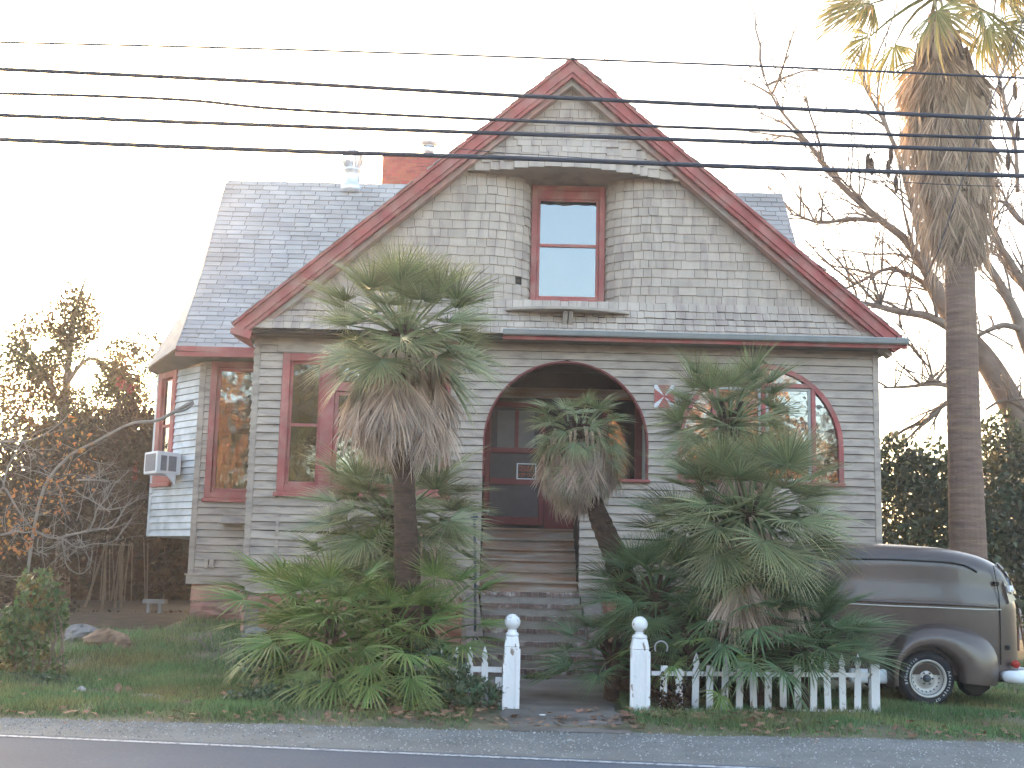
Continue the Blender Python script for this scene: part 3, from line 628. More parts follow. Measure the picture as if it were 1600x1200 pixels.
mb.grid([[(x, HY + upY(x, 8.24) - .012, eyebrow_z(x) + .0) for x in xs_], [(x, HY + (upY(x, 8.24) + wallY(x)) / 2, eyebrow_z(x) + .035) for x in xs_], [(x, HY + wallY(x) + .03, 8.25) for x in xs_]])
mb.build('gable_soffit', 'siding', house, True)
# upstairs window
UF = (0, HY + .5, 1, 0); W = win_part('upstairs sash window reflecting pale blue sky')
ux0, ux1, uz0, uz1 = .27, 1.55, 6.16, 8.24
casing(W, UF, ux0, ux1, uz0, uz1, .1, -.06, .05, 'red', 'frame', .06); 
mb = MB().frame(*UF); mb.box(ux0 + .1, ux1 - .1, -.05, .03, uz1 - .24, uz1 - .1); mb.build('frame_head', 'red', W)
sash(W, UF, ux0 + .1, ux1 - .1, uz0 + .06, uz1 - .22, 0.0, 'red', .055, 'glass_sky', P(885, 384, 20.5).z)
mb = MB().frame(*UF); k = 12; mb.grid([[mb.pt(lerp(ux0 + .15, ux1 - .15, i / k), -.012, z_ + (U(-.02, .012) if z_ < uz1 - .3 else 0)) for i in range(k + 1)] for z_ in (uz1 - .34, uz1 - .27)]); mb.build('torn_blind', 'dark', W)
room(UF, ux0 + .02, ux1 - .02, uz0, uz1 - .1, .9)
sz = P(885, 481, 19.75)
mb = MB(); a, b = P(790, 478, 19.7), P(984, 484, 19.7); k = 10
rows = []
for i in range(k + 1):
    x = lerp(a.x, b.x, i / k); z_ = lerp(a.z, b.z, i / k) - .0; dd = .42 * math.sin(math.pi * min(1, max(0, (i + .8) / (k + 1.6)))) ** .6
    rows.append([(x, HY + .5, z_ + .02), (x, HY - .02 - dd, z_ - .0), (x, HY - .02 - dd, z_ - .05), (x, HY + .1, z_ - .05)])
mb.grid(rows); bevel(mb.build('window_shelf', 'siding', house), .004)
for dx_ in (-.045, .045):
    mb = MB(); b_ = P(888, 484, 19.62); mb.hexa([(b_.x + dx_ - .035, HY - .05, 5.62), (b_.x + dx_ + .035, HY - .05, 5.62), (b_.x + dx_ + .035, HY - .25, 5.62), (b_.x + dx_ - .035, HY - .25, 5.62), (b_.x + dx_ - .035, HY - .05, b_.z - .03), (b_.x + dx_ + .035, HY - .05, b_.z - .03), (b_.x + dx_ + .035, HY - .4, b_.z - .03), (b_.x + dx_ - .035, HY - .4, b_.z - .03)])
    mb.build('shelf_bracket', 'siding', house)
# rakes and main roof
RL, RR = P(362, 506, GY), P(1415, 533, GY); AP = P(895, 90, GY)
for sd, E_ in ((-1, RL), (1, RR)):
    d = (E_ - AP).normalized(); n = Vector((0, 1, 0)).cross(d); n = n if n.z < 0 else -n
    def strip(o0, o1, y0, y1, nm, m):
        a = Vector((AP.x, 0, AP.z)); 
        # mitred at the ridge: inner edges start where x = apex x
        def end(o): return a + n * o + d * (-(n * o).x / d.x)
        mb = MB(); p0, p1 = end(o0), end(o1); e = Vector((E_.x, 0, E_.z)); q0, q1 = e + n * o0, e + n * o1
        kk = 12; 
        for i in range(kk):
            t0, t1 = i / kk, (i + 1) / kk
            A0, A1, B0, B1 = lerp(p0, q0, t0), lerp(p0, q0, t1), lerp(p1, q1, t0), lerp(p1, q1, t1)
            mb.hexa([(A0.x, y0, A0.z), (A1.x, y0, A1.z), (A1.x, y1, A1.z), (A0.x, y1, A0.z), (B0.x, y0, B0.z), (B1.x, y0, B1.z), (B1.x, y1, B1.z), (B0.x, y1, B0.z)])
        return mb.build(nm, m, house)
    strip(0.0, .045, GY - .05, GY + .1, 'rake_moulding', 'red')
    strip(.047, .19, GY, GY + .1, 'rake_board', 'red')
    strip(.192, .25, GY + .03, GY + .12, 'rake_moulding', 'red')
    strip(.252, .33, GY + .14, GY + .36, 'rake_frieze', 'pink')
    mb = MB(); T = Vector((0, 0, .02))
    for i in range(30):     # roof slope behind the rake, in courses
        a, b = lerp(AP, E_, i / 30), lerp(AP, E_, (i + 1) / 30); up = -n * .012
        mb.add([a, b + up, (b.x + up.x, 31, b.z + up.z), (a.x, 31, a.z)], [(0, 1, 2, 3)] if sd > 0 else [(3, 2, 1, 0)])
    mb.build('roof', 'roof', house)
    mb = MB(); mb.add([AP + n * .1, E_ + n * .1, (E_ + n * .1) + Vector((0, 11, 0)), (AP + n * .1) + Vector((0, 11, 0))], [(0, 1, 2, 3)]); mb.build('roof_deck', 'soffit', house)
# roof edge shingles along the rake, uneven
mb = MB()
for E_ in (RL, RR):
    L = (E_ - AP).length; s = 0.0; d = (E_ - AP).normalized(); n = Vector((0, 1, 0)).cross(d); n = n if n.z > 0 else -n
    while s < L:
        st = min(U(.12, .2), L - s); a, b = AP + d * s, AP + d * (s + st); y0 = GY - U(.02, .09); th = U(.01, .03)
        mb.hexa([(a.x, y0, a.z), (b.x, y0, b.z), (b.x, GY + .4, b.z), (a.x, GY + .4, a.z), (a.x + n.x * .004, y0, a.z + n.z * .004), (b.x + n.x * th, y0, b.z + n.z * th), (b.x + n.x * th, GY + .4, b.z + n.z * th), (a.x + n.x * .004, GY + .4, a.z + n.z * .004)]); s += st
o = mb.build('roof_edge_shingles', 'roof', house); o['kind'] = 'stuff'

# cross wing: roof
EY, RY, REZ = 21.75, 26.0, 5.45
RZ = P(600, 288, RY).z
def roofz(Y): u = (Y - EY) / (RY - EY); return REZ + (RZ - REZ) * (.74 * u + .26 * u * u)
def on_roof(px, py):
    d = ray(px, py); lo, hi = 20.5, 27.0
    for _ in range(50):
        m_ = (lo + hi) / 2; zz = CAM.z + d.z * m_ / d.y
        if zz > roofz(m_): lo = m_
        else: hi = m_
    return CAM + d * (lo / d.y)
HIP = [on_roof(*p) for p in ((275, 545), (288, 510), (299, 478), (318, 420), (335, 355), (355, 285))]
HIPR = [on_roof(*p) for p in ((1290, 545), (1262, 445), (1243, 377), (1232, 337), (1221, 298))]
def edge_x(H, Y):
    for a, b in zip(H[:-1], H[1:]):
        if Y <= b.y: return lerp(a.x, b.x, (Y - a.y) / (b.y - a.y))
    return H[-1].x
NR = 37; ys_ = [EY]
tot = [(Y, 0.0) for Y in np.linspace(EY, RY, 400)]; acc = [0.0]
for i in range(1, 400): acc.append(acc[-1] + math.hypot(tot[i][0] - tot[i - 1][0], roofz(tot[i][0]) - roofz(tot[i - 1][0])))
Yat = lambda s: float(np.interp(s, acc, [t[0] for t in tot]))
EXP = acc[-1] / NR
def rshingle_unit(seed):
    rr = random.Random(seed); j = lambda a: rr.uniform(-a, a); mb = MB()
    mb.hexa([(-.5 + j(.01), -.5 + j(.04), 0), (.5 + j(.01), -.5 + j(.04), 0), (.5, .62, 0), (-.5, .62, 0), (-.5 + j(.01), -.5 + j(.06), 1), (.5 + j(.01), -.5 + j(.06), 1), (.5, .62, .1), (-.5, .62, .1)])
    return mesh_np('roof_shingle', mb.v, mb.f, 'roof')
RSU = [rshingle_unit(i) for i in range(6)]
mb = MB(); rows = []; RS = []
for i in range(NR + 1):
    Y = Yat(i * EXP); rows.append([(lerp(edge_x(HIP, Y), edge_x(HIPR, Y), t), Y, roofz(Y) - .01) for t in np.linspace(0, 1, 6)])
mb.grid(rows); mb.build('wing_roof', 'dark', house)
for i in range(NR):
    Ya, Yb = Yat(i * EXP), Yat((i + 1) * EXP); za, zb = roofz(Ya), roofz(Yb); Yc, zc = (Ya + Yb) / 2, (za + zb) / 2; sl_ = math.atan2(zb - za, Yb - Ya)
    gx_ = (APZ - zc) / SLOPE
    for (xa, xb) in ((edge_x(HIP, Yc), min(HX - gx_ + .35, HX)), (max(HX + gx_ - .35, HX + .05), edge_x(HIPR, Yc))):
        x = xa - (U(0, .2) if i % 2 else 0); first = True
        while x < xb - .03:
            wd = .335 + U(-.03, .03); l_ = max(x, xa); r_ = min(x + wd, xb)
            if r_ - l_ > .04 and random.random() > .004:
                RS.append((((l_ + r_) / 2, Yc, zc), (sl_ + U(-.01, .01), U(-.006, .006), 0), (r_ - l_ - .012, EXP, .016 + U(-.003, .012))))
            x += wd
RS.sort(key=lambda s: -s[2][0] * (1 if s[0][0] < 1 else .9))
vis = [r_ for r_ in RS if abs(r_[0][0] - HX) > (APZ - r_[0][2]) / SLOPE * 1.0 - .2]
rest = [r_ for r_ in RS if r_ not in vis]
for i, (l_, r_, s_) in enumerate(vis[:300]): link('roof_shingle', RSU[i % 6], house, l_, r_, s_)
mb = MB()
for i, (l_, r_, s_) in enumerate(vis[300:] + rest):
    M_ = Matrix.Translation(l_) @ Euler(r_).to_matrix().to_4x4() @ Matrix.Diagonal((*s_, 1)); u_ = RSU[i % 6]
    mb.add([M_ @ v.co for v in u_.vertices], [tuple(p.vertices) for p in u_.polygons])
if mb.v: o = mb.build('smaller_roof_shingles', 'roof', house); o['kind'] = 'stuff'
# left facets of the wing roof
E2 = P(230, 576, 23.4); RID = HIP[-1]
def hip2(t, H0, E_, Rg):                         # a second hip: same profile as HIP but ending at E_
    a0, a1 = H0[0], H0[-1]; zt_ = t
    return None
H2 = [P(*p) for p in ((230, 576, 23.4), (247, 548, 23.6), (269, 513, 23.9), (294, 474, 24.3), (315, 418, 24.8), (333, 354, 25.4), (353.5, 285, 26.06))]
H3 = [Vector((h.x - .05, h.y + 4.0, h.z)) for h in H2]; H3[-1] = RID + Vector((0, .8, 0))
def resamp(H, n):
    c = [0.0]
    for a, b in zip(H[:-1], H[1:]): c.append(c[-1] + (b - a).length)
    return [Vector([float(np.interp(lerp(0, c[-1], i / n), c, [p[k] for p in H])) for k in range(3)]) for i in range(n + 1)]
A_, B_, C_ = resamp(HIP, NR), resamp(H2, NR), resamp(H3, NR)
mb = MB(); mb.grid([[b, a] for a, b in zip(A_, B_)]); mb.grid([[c, b] for b, c in zip(B_, C_)])
BK = [Vector((p.x, 2 * RY - p.y + 1, p.z)) for p in A_]
mb.build('wing_roof', 'roof', house)
mb = MB(); mb.grid([[(x, y, z_) for x in xx] for xx, y, z_ in (((HIP[-1].x, HIPR[-1].x), RY, RZ), ((HIP[0].x, HIPR[0].x), 31, 5.4))]); mb.build('wing_roof', 'roof', house)
for (Aa, Bb) in ((B_, A_), (C_, B_)):
    for i in range(NR):
        Lr = (Aa[i] - Bb[i]).length; n_ = max(1, round(Lr / .34)); off = (.5 / n_ if i % 2 else 0)
        for j in range(n_ + (1 if off else 0)):
            t0, t1 = max(0, j / n_ - off), min(1, (j + 1) / n_ - off)
            if (t1 - t0) * Lr < .05 or len([1]) == 0 or Aa is C_ and i > 12: continue
            t0 += .006 / Lr; t1 -= .006 / Lr
            mb = MB(); mb.slab([lerp(Aa[i], Bb[i], t0), lerp(Aa[i], Bb[i], t1), lerp(Aa[i + 1], Bb[i + 1], t1), lerp(Aa[i + 1], Bb[i + 1], t0)], .016)
            mb.build('hip_shingle', 'roof', house)
for a, b, e in ((HIP[0], Vector((XL - .1, HIP[0].y, HIP[0].z)), 0),):
    mb = MB(); mb.box(HIP[0].x - .02, XL - .1, EY - .03, EY + .03, REZ - .17, REZ + .012); mb.build('fascia_board', 'red', house)
mb = MB(); mb.add([HIP[0] + Vector((0, 0, -.03)), Vector((XL, EY, REZ - .1)), Vector((XL, 22.3, 5.25)), Vector((-5.75, 22.25, 5.25)), Vector((-6.9, 23.6, 5.16)), E2 + Vector((0, 0, -.03))], [(0, 1, 2, 3), (0, 3, 4, 5)]); mb.add([E2 + Vector((0, 0, -.03)), (-6.9, 23.6, 5.16), (-6.9, 27, 5.16), H3[0] + Vector((0, 0, -.03))], [(0, 1, 2, 3)]); mb.build('soffit', 'soffit', house)
# cross wing: walls
WY = 22.2; cxl = P(311, 700, WY).x
WF = (cxl, WY, 1, 0); fe = P(245, 650, 23.5); d_ = Vector((cxl - fe.x, WY - 23.5)); FL = d_.length; d_.normalize(); FF = (fe.x, 23.5, d_.x, d_.y)
wbz = P(340, 913, WY).z; wtz = P(340, 899, WY).z
wz0, wz1 = P(350, 783, WY).z, P(350, 565, WY).z; wx0 = P(326, 660, WY).x - cxl
lap_wall(WF, XL - cxl - .01, wtz, 5.27, .133, rects=[(wx0, 3, wz0, wz1)], jmin=3)
W = win_part('red window of the left wing with rippled glass'); casing(W, WF, wx0, XL - cxl - .03, wz0 + .05, wz1, .12); mb = MB().frame(*WF); mb.box(wx0 - .03, XL - cxl - .02, -.05, .075, wz0 - .02, wz0 + .05); bevel(mb.build('sill', 'red', W))
sash(W, WF, wx0 + .12, XL - cxl - .15, wz0 + .17, wz1 - .12, -.01, g='glass_wavy', wd=.06); room(WF, wx0, XL - cxl - .03, wz0, wz1, 1.2); curtain(WF, wx0 + .15, XL - cxl - .1, wz0 + .1, wz0 + 1.25, -.2)  # this curtain is added to imitate the pale wavy reflection low in the glass
mb = MB().frame(*WF); mb.box(-.06, .05, -.05, .035, wbz + .1, 5.2); bevel(mb.build('corner_board', 'siding', house))
mb = MB().frame(*WF); mb.box(-.08, XL - cxl, -.03, .05, wbz, wtz - .01); mb.box(-.1, XL - cxl, -.03, .08, wtz - .008, wtz + .02); mb.build('water_table', 'siding', house)
mb = MB().frame(*WF); s0 = P(349, 815, WY); mb.hexa([mb.pt(s0.x - cxl, 0, s0.z - .03), mb.pt(XL - cxl - .02, 0, s0.z - .03), mb.pt(XL - cxl - .02, .3, s0.z - .03), mb.pt(s0.x - cxl - .03, .3, s0.z - .03), mb.pt(s0.x - cxl, 0, s0.z + .12), mb.pt(XL - cxl - .02, 0, s0.z + .12), mb.pt(XL - cxl - .02, .3, s0.z - .02), mb.pt(s0.x - cxl - .03, .3, s0.z - .02)]); mb.build('shelf_board', 'siding', house)
for px in (323, 332):
    a, b = P(px - 3.5, 880, WY), P(px + 3.5, 880, WY); mb = MB().frame(*WF); mb.box(a.x - cxl, b.x - cxl, 0, .08, P(px, 887, WY).z, P(px, 874, WY).z); bevel(mb.build('junction_box', 'siding', house))
fz0, fz1 = P(262, 838, 22.9).z, P(262, 572, 22.9).z
q0, q1 = P(249, 650, 23.4), P(288, 650, 22.65)
fa0, fa1 = .06, .06 + .72; fw0, fw1 = P(268, 757, 23).z, P(268, 577, 23).z
lap_wall(FF, FL, fz0, 5.2, .125, rects=[(fa0, fa1, fw0, fw1)], m='oldsiding', jmin=3)
W = win_part('narrow red sash window of the angled bay'); casing(W, FF, fa0, fa1, fw0 + .04, fw1, .15); mb = MB().frame(*FF); mb.box(fa0 - .02, fa1 + .03, -.05, .07, fw0 - .04, fw0 + .04); bevel(mb.build('sill', 'red', W))
sash(W, FF, fa0 + .15, fa1 - .15, fw0 + .19, fw1 - .15, -.01, rail=P(270, 664, 23).z, wd=.045); room(FF, fa0, fa1, fw0, fw1, .8)
mb = MB().frame(*FF); mb.box(-.05, .04, -.05, .03, fz0, 5.2); bevel(mb.build('corner_board', 'oldsiding', house))
mb = MB(); mb.add([(fe.x, 23.5, fz0), (cxl, WY, fz0), (cxl, 27, fz0), (fe.x, 27, fz0)], [(0, 1, 2, 3)]); mb.add([(fe.x, 23.5, fz0), (fe.x, 27, fz0), (fe.x, 27, 5.2), (fe.x, 23.5, 5.2)], [(0, 1, 2, 3)]); mb.add([(cxl + .03, WY + .05, 0), (cxl + .03, 27, 0), (cxl + .03, 27, 2.2), (cxl + .03, WY + .05, 2.2)], [(0, 1, 2, 3)]); mb.build('wall', 'oldsiding', house)
stones((cxl, WY + .03), (1, 0), XL - cxl, .28, wbz, 3, .8, 1.4)
mb = MB(); mb.box(cxl + .05, XL, WY + .05, WY + .3, 0, wbz); mb.build('foundation', 'mortar', house)
# chimney
ch = bpy.data.objects.new('chimney', None); COL.objects.link(ch); ch.parent = house; ORG[ch] = ORG[house].copy()
CY = 27.0; c0, c1 = P(597, 260, CY), P(693, 260, CY); cz1, cz0 = P(640, 238, CY).z, P(640, 300, CY).z - .3
mb = MB(); mb.box(c0.x + .012, c1.x - .012, CY + .012, CY + .7, cz0, cz1 - .01); mb.build('chimney_core', 'mortar', ch)
ub = MB(); ub.box(-.5, .5, -.5, .5, -.5, .5); CB = mesh_np('brick', ub.v, ub.f, 'brick')
nrow = int((cz1 - cz0) / .085)
for r_ in range(nrow):
    z_ = cz1 - (r_ + .5) * .085; x = c0.x - (.11 if r_ % 2 else 0)
    while x < c1.x - .02:
        a, b = max(x, c0.x), min(x + .222, c1.x)
        if b - a > .03: link('brick', CB, ch, ((a + b) / 2, CY + .05 + U(-.003, .003), z_), None, (b - a - .009, .1, .075))
        x += .222
    y = CY + .12
    for k in range(3): link('brick', CB, ch, (c0.x + .05, y + .11 + .222 * k, z_), None, (.1, .21, .075))
fl = P(670, 238, CY + .3)
mb = MB(); mb.lathe([(.13, -.1), (.13, .16), (.12, .17)], fl, 12); mb.lathe([(.12, .17), (.21, .19), (.2, .24), (.1, .29), (.02, .31)], fl, 14); mb.build('flue_cap', 'tin', ch, True)
# turbine vent on the ridge
tv = thing('roof_vent', 'round galvanised turbine vent standing on the left roof ridge', 'roof vent', on_roof(549, 292))
tb = on_roof(549, 292); sc_ = tb.y / FPX
mb = MB(); mb.lathe([(19 * sc_, -.15), (17 * sc_, 0.02), (13 * sc_, .06), (13 * sc_, .34), (14.5 * sc_, .36), (14.5 * sc_, .4), (12 * sc_, .41)], tb, 18); mb.build('base', 'tin', tv, True)
for k in range(16):
    mb = MB(); a = 2 * math.pi * k / 16; R0 = 18 * sc_; pts = []
    for j in range(9):
        t = lerp(-.95, 1.25, j / 8); rr_, hh = R0 * math.cos(t) * 1.0, R0 * math.sin(t); pts.append((rr_, hh))
    rowA = [(tb.x + r_ * math.cos(a), tb.y + r_ * math.sin(a), tb.z + .62 + h) for r_, h in pts]; rowB = [(tb.x + r_ * .86 * math.cos(a + .33), tb.y + r_ * .86 * math.sin(a + .33), tb.z + .62 + h) for r_, h in pts]
    mb.grid([rowA, rowB]); mb.build('vane', 'tin', tv, True)
mb = MB(); mb.lathe([(.06, .26), (.09, .25), (.02, .29)], tb + Vector((0, 0, .6)), 12); mb.build('cap', 'tin', tv, True)
# air conditioner in the bay window
acu = thing('air_conditioner', 'white window air conditioner jutting from the angled bay window', 'air conditioner', P(262, 740, 22.3))
A0 = P(224, 739, 22.55); A1 = P(244, 739, 22.05); A2 = P(282, 739, 22.5); hgt = P(244, 704, 22.05).z - A1.z
A0 = Vector((A0.x, A0.y, A1.z)); A2 = Vector((A2.x, A2.y, A1.z)); A3 = A0 + (A2 - A1); up = Vector((0, 0, hgt))
mb = MB(); mb.hexa([A1, A2, A3, A0, A1 + up, A2 + up, A3 + up, A0 + up]); bevel(mb.build('case', 'whiteac', acu), .012)
def face_panel(o, d1, u0, u1, v0, v1, nm, m, th=.006):
    nrm = d1.cross(Vector((0, 0, 1))).normalized(); mb = MB(); q = [o + d1 * u0 + up * v0, o + d1 * u1 + up * v0, o + d1 * u1 + up * v1, o + d1 * u0 + up * v1]
    mb.hexa([p - nrm * .01 for p in q] + [p + nrm * th for p in q]); mb.build(nm, m, acu)
face_panel(A0, A1 - A0, .12, .9, .12, .9, 'grille', 'grille')
face_panel(A1, A2 - A1, .16, .4, .14, .82, 'vent_panel', 'grille'); face_panel(A1, A2 - A1, .48, .8, .14, .82, 'vent_panel', 'grille')
mb = MB(); a_, b_ = lerp(A1, A2, .35), lerp(A1, A2, .78); mb.add([a_, b_, b_ + Vector((0, 0, -.18)), a_ + Vector((0, .05, 0)), b_ + Vector((0, .05, 0)), b_ + Vector((0, .05, -.18))], [(0, 2, 1), (3, 4, 5), (0, 1, 4, 3), (1, 2, 5, 4), (2, 0, 3, 5)]); mb.build('bracket', 'whiteac', acu)

# ------------------------------------------------------------------ palms
def frond_mesh(name, m, petiole, R, n, spread, cup, droop, split, sag=0.0, wf=1.0, seed=0, tipspl=0.0, pw=0.014, jit=0.06):
    rr = random.Random(seed); V = []; F = []; T = []
    def v(x, y, z, t): V.append((x, y, z)); T.append(t); return len(V) - 1
    # stalk: three-sided, bending down by sag
    prev = None
    for i in range(4):
        t = i / 3; x, z = petiole * t, -sag * t * t; wd = lerp(pw * 1.7, pw * .6, t)
        ring = [v(x, -wd, z, 0.15), v(x, wd, z, 0.15), v(x, 0, z - wd * 1.2, 0.15)]
        if prev:
            for j in range(3): F.append((prev[j], prev[(j + 1) % 3], ring[(j + 1) % 3], ring[j]))
        prev = ring
    cx, cz = petiole, -sag; slope = -2 * sag / max(petiole, .01) * .8
    dth = 2 * spread / n
    for i in range(n):
        a = -spread + (i + .5) * dth + rr.uniform(-jit, jit) * dth * 2
        L = R * (0.8 + 0.2 * math.cos(a * .8)) * rr.uniform(.88, 1.08); ca, sa = math.cos(a), math.sin(a)
        dr = droop * rr.uniform(.6, 1.5); kick = rr.uniform(-.06, .06) * R
        def pt(r_, off, up, t):
            lx, ly = ca * r_ - sa * off, sa * r_ + ca * off
            z = cz + slope * lx + cup * abs(ly) + up - dr * (r_ / R) ** 2 * R * .5 + kick * (r_ / L) ** 2
            return v(cx + lx, ly, z, t)
        w1 = L * split * dth * .5 * wf; w0 = max(.004, .06 * R * dth * .5); w2 = w1 * .62
        r1, r2 = L * split, L * lerp(split, 1, .5); pl = w1 * .7
        a0 = [pt(.05 * R, -w0, 0, 0), pt(.05 * R, 0, w0, 0), pt(.05 * R, w0, 0, 0)]
        a1 = [pt(r1, -w1, 0, .25), pt(r1, 0, pl, .25), pt(r1, w1, 0, .25)]
        a2 = [pt(r2, -w2, 0, .6), pt(r2, 0, pl * .5, .6), pt(r2, w2, 0, .6)]
        tp = pt(L, 0, -.02 * R, 1)
        for p, q in ((a0, a1), (a1, a2)): F += [(p[0], p[1], q[1], q[0]), (p[1], p[2], q[2], q[1])]
        F += [(a2[0], a2[1], tp), (a2[1], a2[2], tp)]
    return mesh_np(name, V, F, m, tip=T)
def fronds(kind, m, pet, R, n, spread, cup, droop, split, sag, count=4, **k):
    return [frond_mesh(kind, m, pet * U(.85, 1.15), R * U(.92, 1.1), n, spread * U(.9, 1.08), cup * U(.6, 1.4), droop * U(.6, 1.5), split * U(.92, 1.08), sag * U(.5, 1.6), seed=i * 7 + int(R * 100), **k) for i in range(count)]
GA = 2.39996
def crown(palm, c, meshes, n, e0, e1, pw=1.0, name='frond', smin=.85, smax=1.1, rad_=.05, az0=0.0, zspan=0.0, skew=None):
    c = Vector(c)
    for i in range(n):
        u = (i + .5) / n; el = rad(lerp(e0, e1, u ** pw) + U(-9, 9)); az = az0 + i * GA + U(-.25, .25)
        s = U(smin, smax) * (1.0 if u > .12 else .8)
        p = c + Vector((math.cos(az) * rad_, math.sin(az) * rad_, -zspan * u + U(-.02, .02)))
        if skew: p += Vector(skew) * u
        link(name, random.choice(meshes), palm, p, (U(-.45, .45), -el, az), (s, s, s))
def skirt(palm, c, meshes, n, r0, r1, z0, z1, e0=-62, e1=-86, name='dead_frond', smin=.8, smax=1.15, az0=0):
    c = Vector(c)
    for i in range(n):
        u = (i + .5) / n; az = az0 + i * GA + U(-.2, .2); rr_ = lerp(r0, r1, u)
        p = c + Vector((math.cos(az) * rr_, math.sin(az) * rr_, lerp(z0, z1, u) + U(-.04, .04))); s = U(smin, smax)
        link(name, random.choice(meshes), palm, p, (U(-.5, .5), -rad(lerp(e0, e1, u) + U(-6, 6)), az), (s, s * U(.8, 1.15), s))
def trunk(palm, pts, radii, m='palmtrunk', n=12, rough=.08, name='trunk'):
    P_ = [Vector(p) for p in pts]; fine = []; fr = []
    for a, b, ra, rb in zip(P_[:-1], P_[1:], radii[:-1], radii[1:]):
        k = max(2, int((b - a).length / .06))
        for i in range(k): fine.append(lerp(a, b, i / k)); fr.append(lerp(ra, rb, i / k) * (1 + rough * (1 if (len(fine) % 2) else -.4) * U(.3, 1)))
    fine.append(P_[-1]); fr.append(radii[-1])
    mb = MB(); mb.tube(fine, fr, n); return mb.build(name, m, palm)
def boots(palm, c, r_, h, n, m='palmtrunk'):             # stubby leaf bases round the crown
    mb = MB()
    for i in range(n):
        a = i * GA; z = U(-h, h * .3); p = Vector(c) + Vector((math.cos(a) * r_, math.sin(a) * r_, z)); d = Vector((math.cos(a), math.sin(a), 1.6)).normalized()
        mb.bar(p - d * .05, p + d * U(.06, .14), .05, .02)
    mb.build('leaf_base', m, palm)
GRP_P = 'fan palms in the front yard'
live = fronds('frond', 'frond', .74, .6, 40, 1.8, .4, .25, .36, .12, 6, wf=.75)
livebig = fronds('frond', 'frond', .68, .68, 42, 1.9, .28, .25, .36, .12, 6, wf=.75)
dark = fronds('frond', 'fronddark', .55, .62, 40, 1.85, .3, .3, .36, .1, 5, wf=.75)
low = fronds('frond', 'frondlow', .6, .52, 22, 1.8, .16, .55, .36, .14, 6, wf=.9)
lowd = fronds('frond', 'fronddark', .6, .52, 20, 1.8, .14, .65, .38, .14, 5, wf=.9)
small = fronds('frond', 'frond', .26, .31, 26, 1.8, .35, .7, .42, .08, 5, pw=.01, wf=.8)
dead = fronds('dead_frond', 'deadfrond', .35, .62, 22, .55, .5, .3, .5, .05, 5, jit=.2)
deads = fronds('dead_frond', 'deadfrond', .2, .42, 20, .6, .5, .3, .5, .05, 4, jit=.2)
# left tall palm
YA = 14.7
b = G(634, 1095, .03); b = Vector((P(634, 1000, YA).x, YA, .03)); cA = P(632, 516, YA)
palm = thing('fan_palm', 'tall fan palm with dark bare trunk and shaggy dry skirt, before the left window', 'palm', b, GRP_P)
trunk(palm, [b, P(637, 905, YA), P(633, 800, YA), P(629, 700, YA), P(631, 600, YA), cA], [.2, .16, .135, .13, .13, .14])
boots(palm, cA + Vector((0, 0, -.1)), .13, .22, 40)
crown(palm, cA + Vector((0, 0, .05)), live, 62, 88, -20, .95, rad_=.08, zspan=.2)
crown(palm, cA + Vector((0, 0, -.1)), livebig, 16, -12, -36, 1, rad_=.1, smin=.85)
skirt(palm, cA, dead, 75, .16, .3, -.3, -.62, -50, -84, smin=.9, smax=1.25)
skirt(palm, cA, dead, 40, .35, .5, -.25, -.5, -62, -84, smin=.9, smax=1.25)
# bushy palm behind it
YB = 15.9; cB = P(618, 800, YB); b = Vector((cB.x + .05, YB, .05))
palm = thing('fan_palm', 'bushy mid height fan palm behind the tall palm trunk, below the left window', 'palm', b, GRP_P)
trunk(palm, [b, cB], [.17, .14]); boots(palm, cB, .13, .2, 30)
crown(palm, cB, livebig, 70, 84, -46, .8, rad_=.1, zspan=.25, smin=.85, smax=1.12)
crown(palm, cB + Vector((.15, -.2, .1)), livebig, 8, 30, -30, 1, rad_=.1)
skirt(palm, cB + Vector((.35, -.3, -.1)), dead, 9, .1, .25, -.1, -.3, -55, -80); skirt(palm, cB, dead, 14, .2, .4, -.2, -.5)
# low bright palms at its foot
YC = 14.35
for (px, py, Y, n, lab, e0, e1, s0, s1) in ((470, 940, 15.6, 30, 'dark leafy fan palm clump close to the left foundation stones', 80, -20, .85, 1.15), (560, 900, 15.7, 30, 'fan palm clump directly below the left window sill, behind the trunk', 80, -25, .85, 1.15), (520, 965, 14.7, 56, 'low bright green fan palm clump left of the tall trunk, against the lawn', 80, -28, .85, 1.2),
                                            (605, 975, 14.45, 48, 'low bright green fan palm clump in front of the tall trunk', 75, -35, .75, 1.05),
                                            (672, 945, 15.0, 20, 'low green fan palm beside the left picket fence, below the iron pole', 80, 15, .8, 1.05)):
    c = P(px, py, Y); b = Vector((c.x, Y, .03)); palm = thing('fan_palm', lab, 'palm', b, GRP_P)
    trunk(palm, [b, c], [.09, .07]); crown(palm, c, low, n, e0, e1, .85, rad_=.14, zspan=.5, smin=s0, smax=s1)
    if n > 20: skirt(palm, c, dead, 6, .1, .3, -.1, -.4, -40, -70)
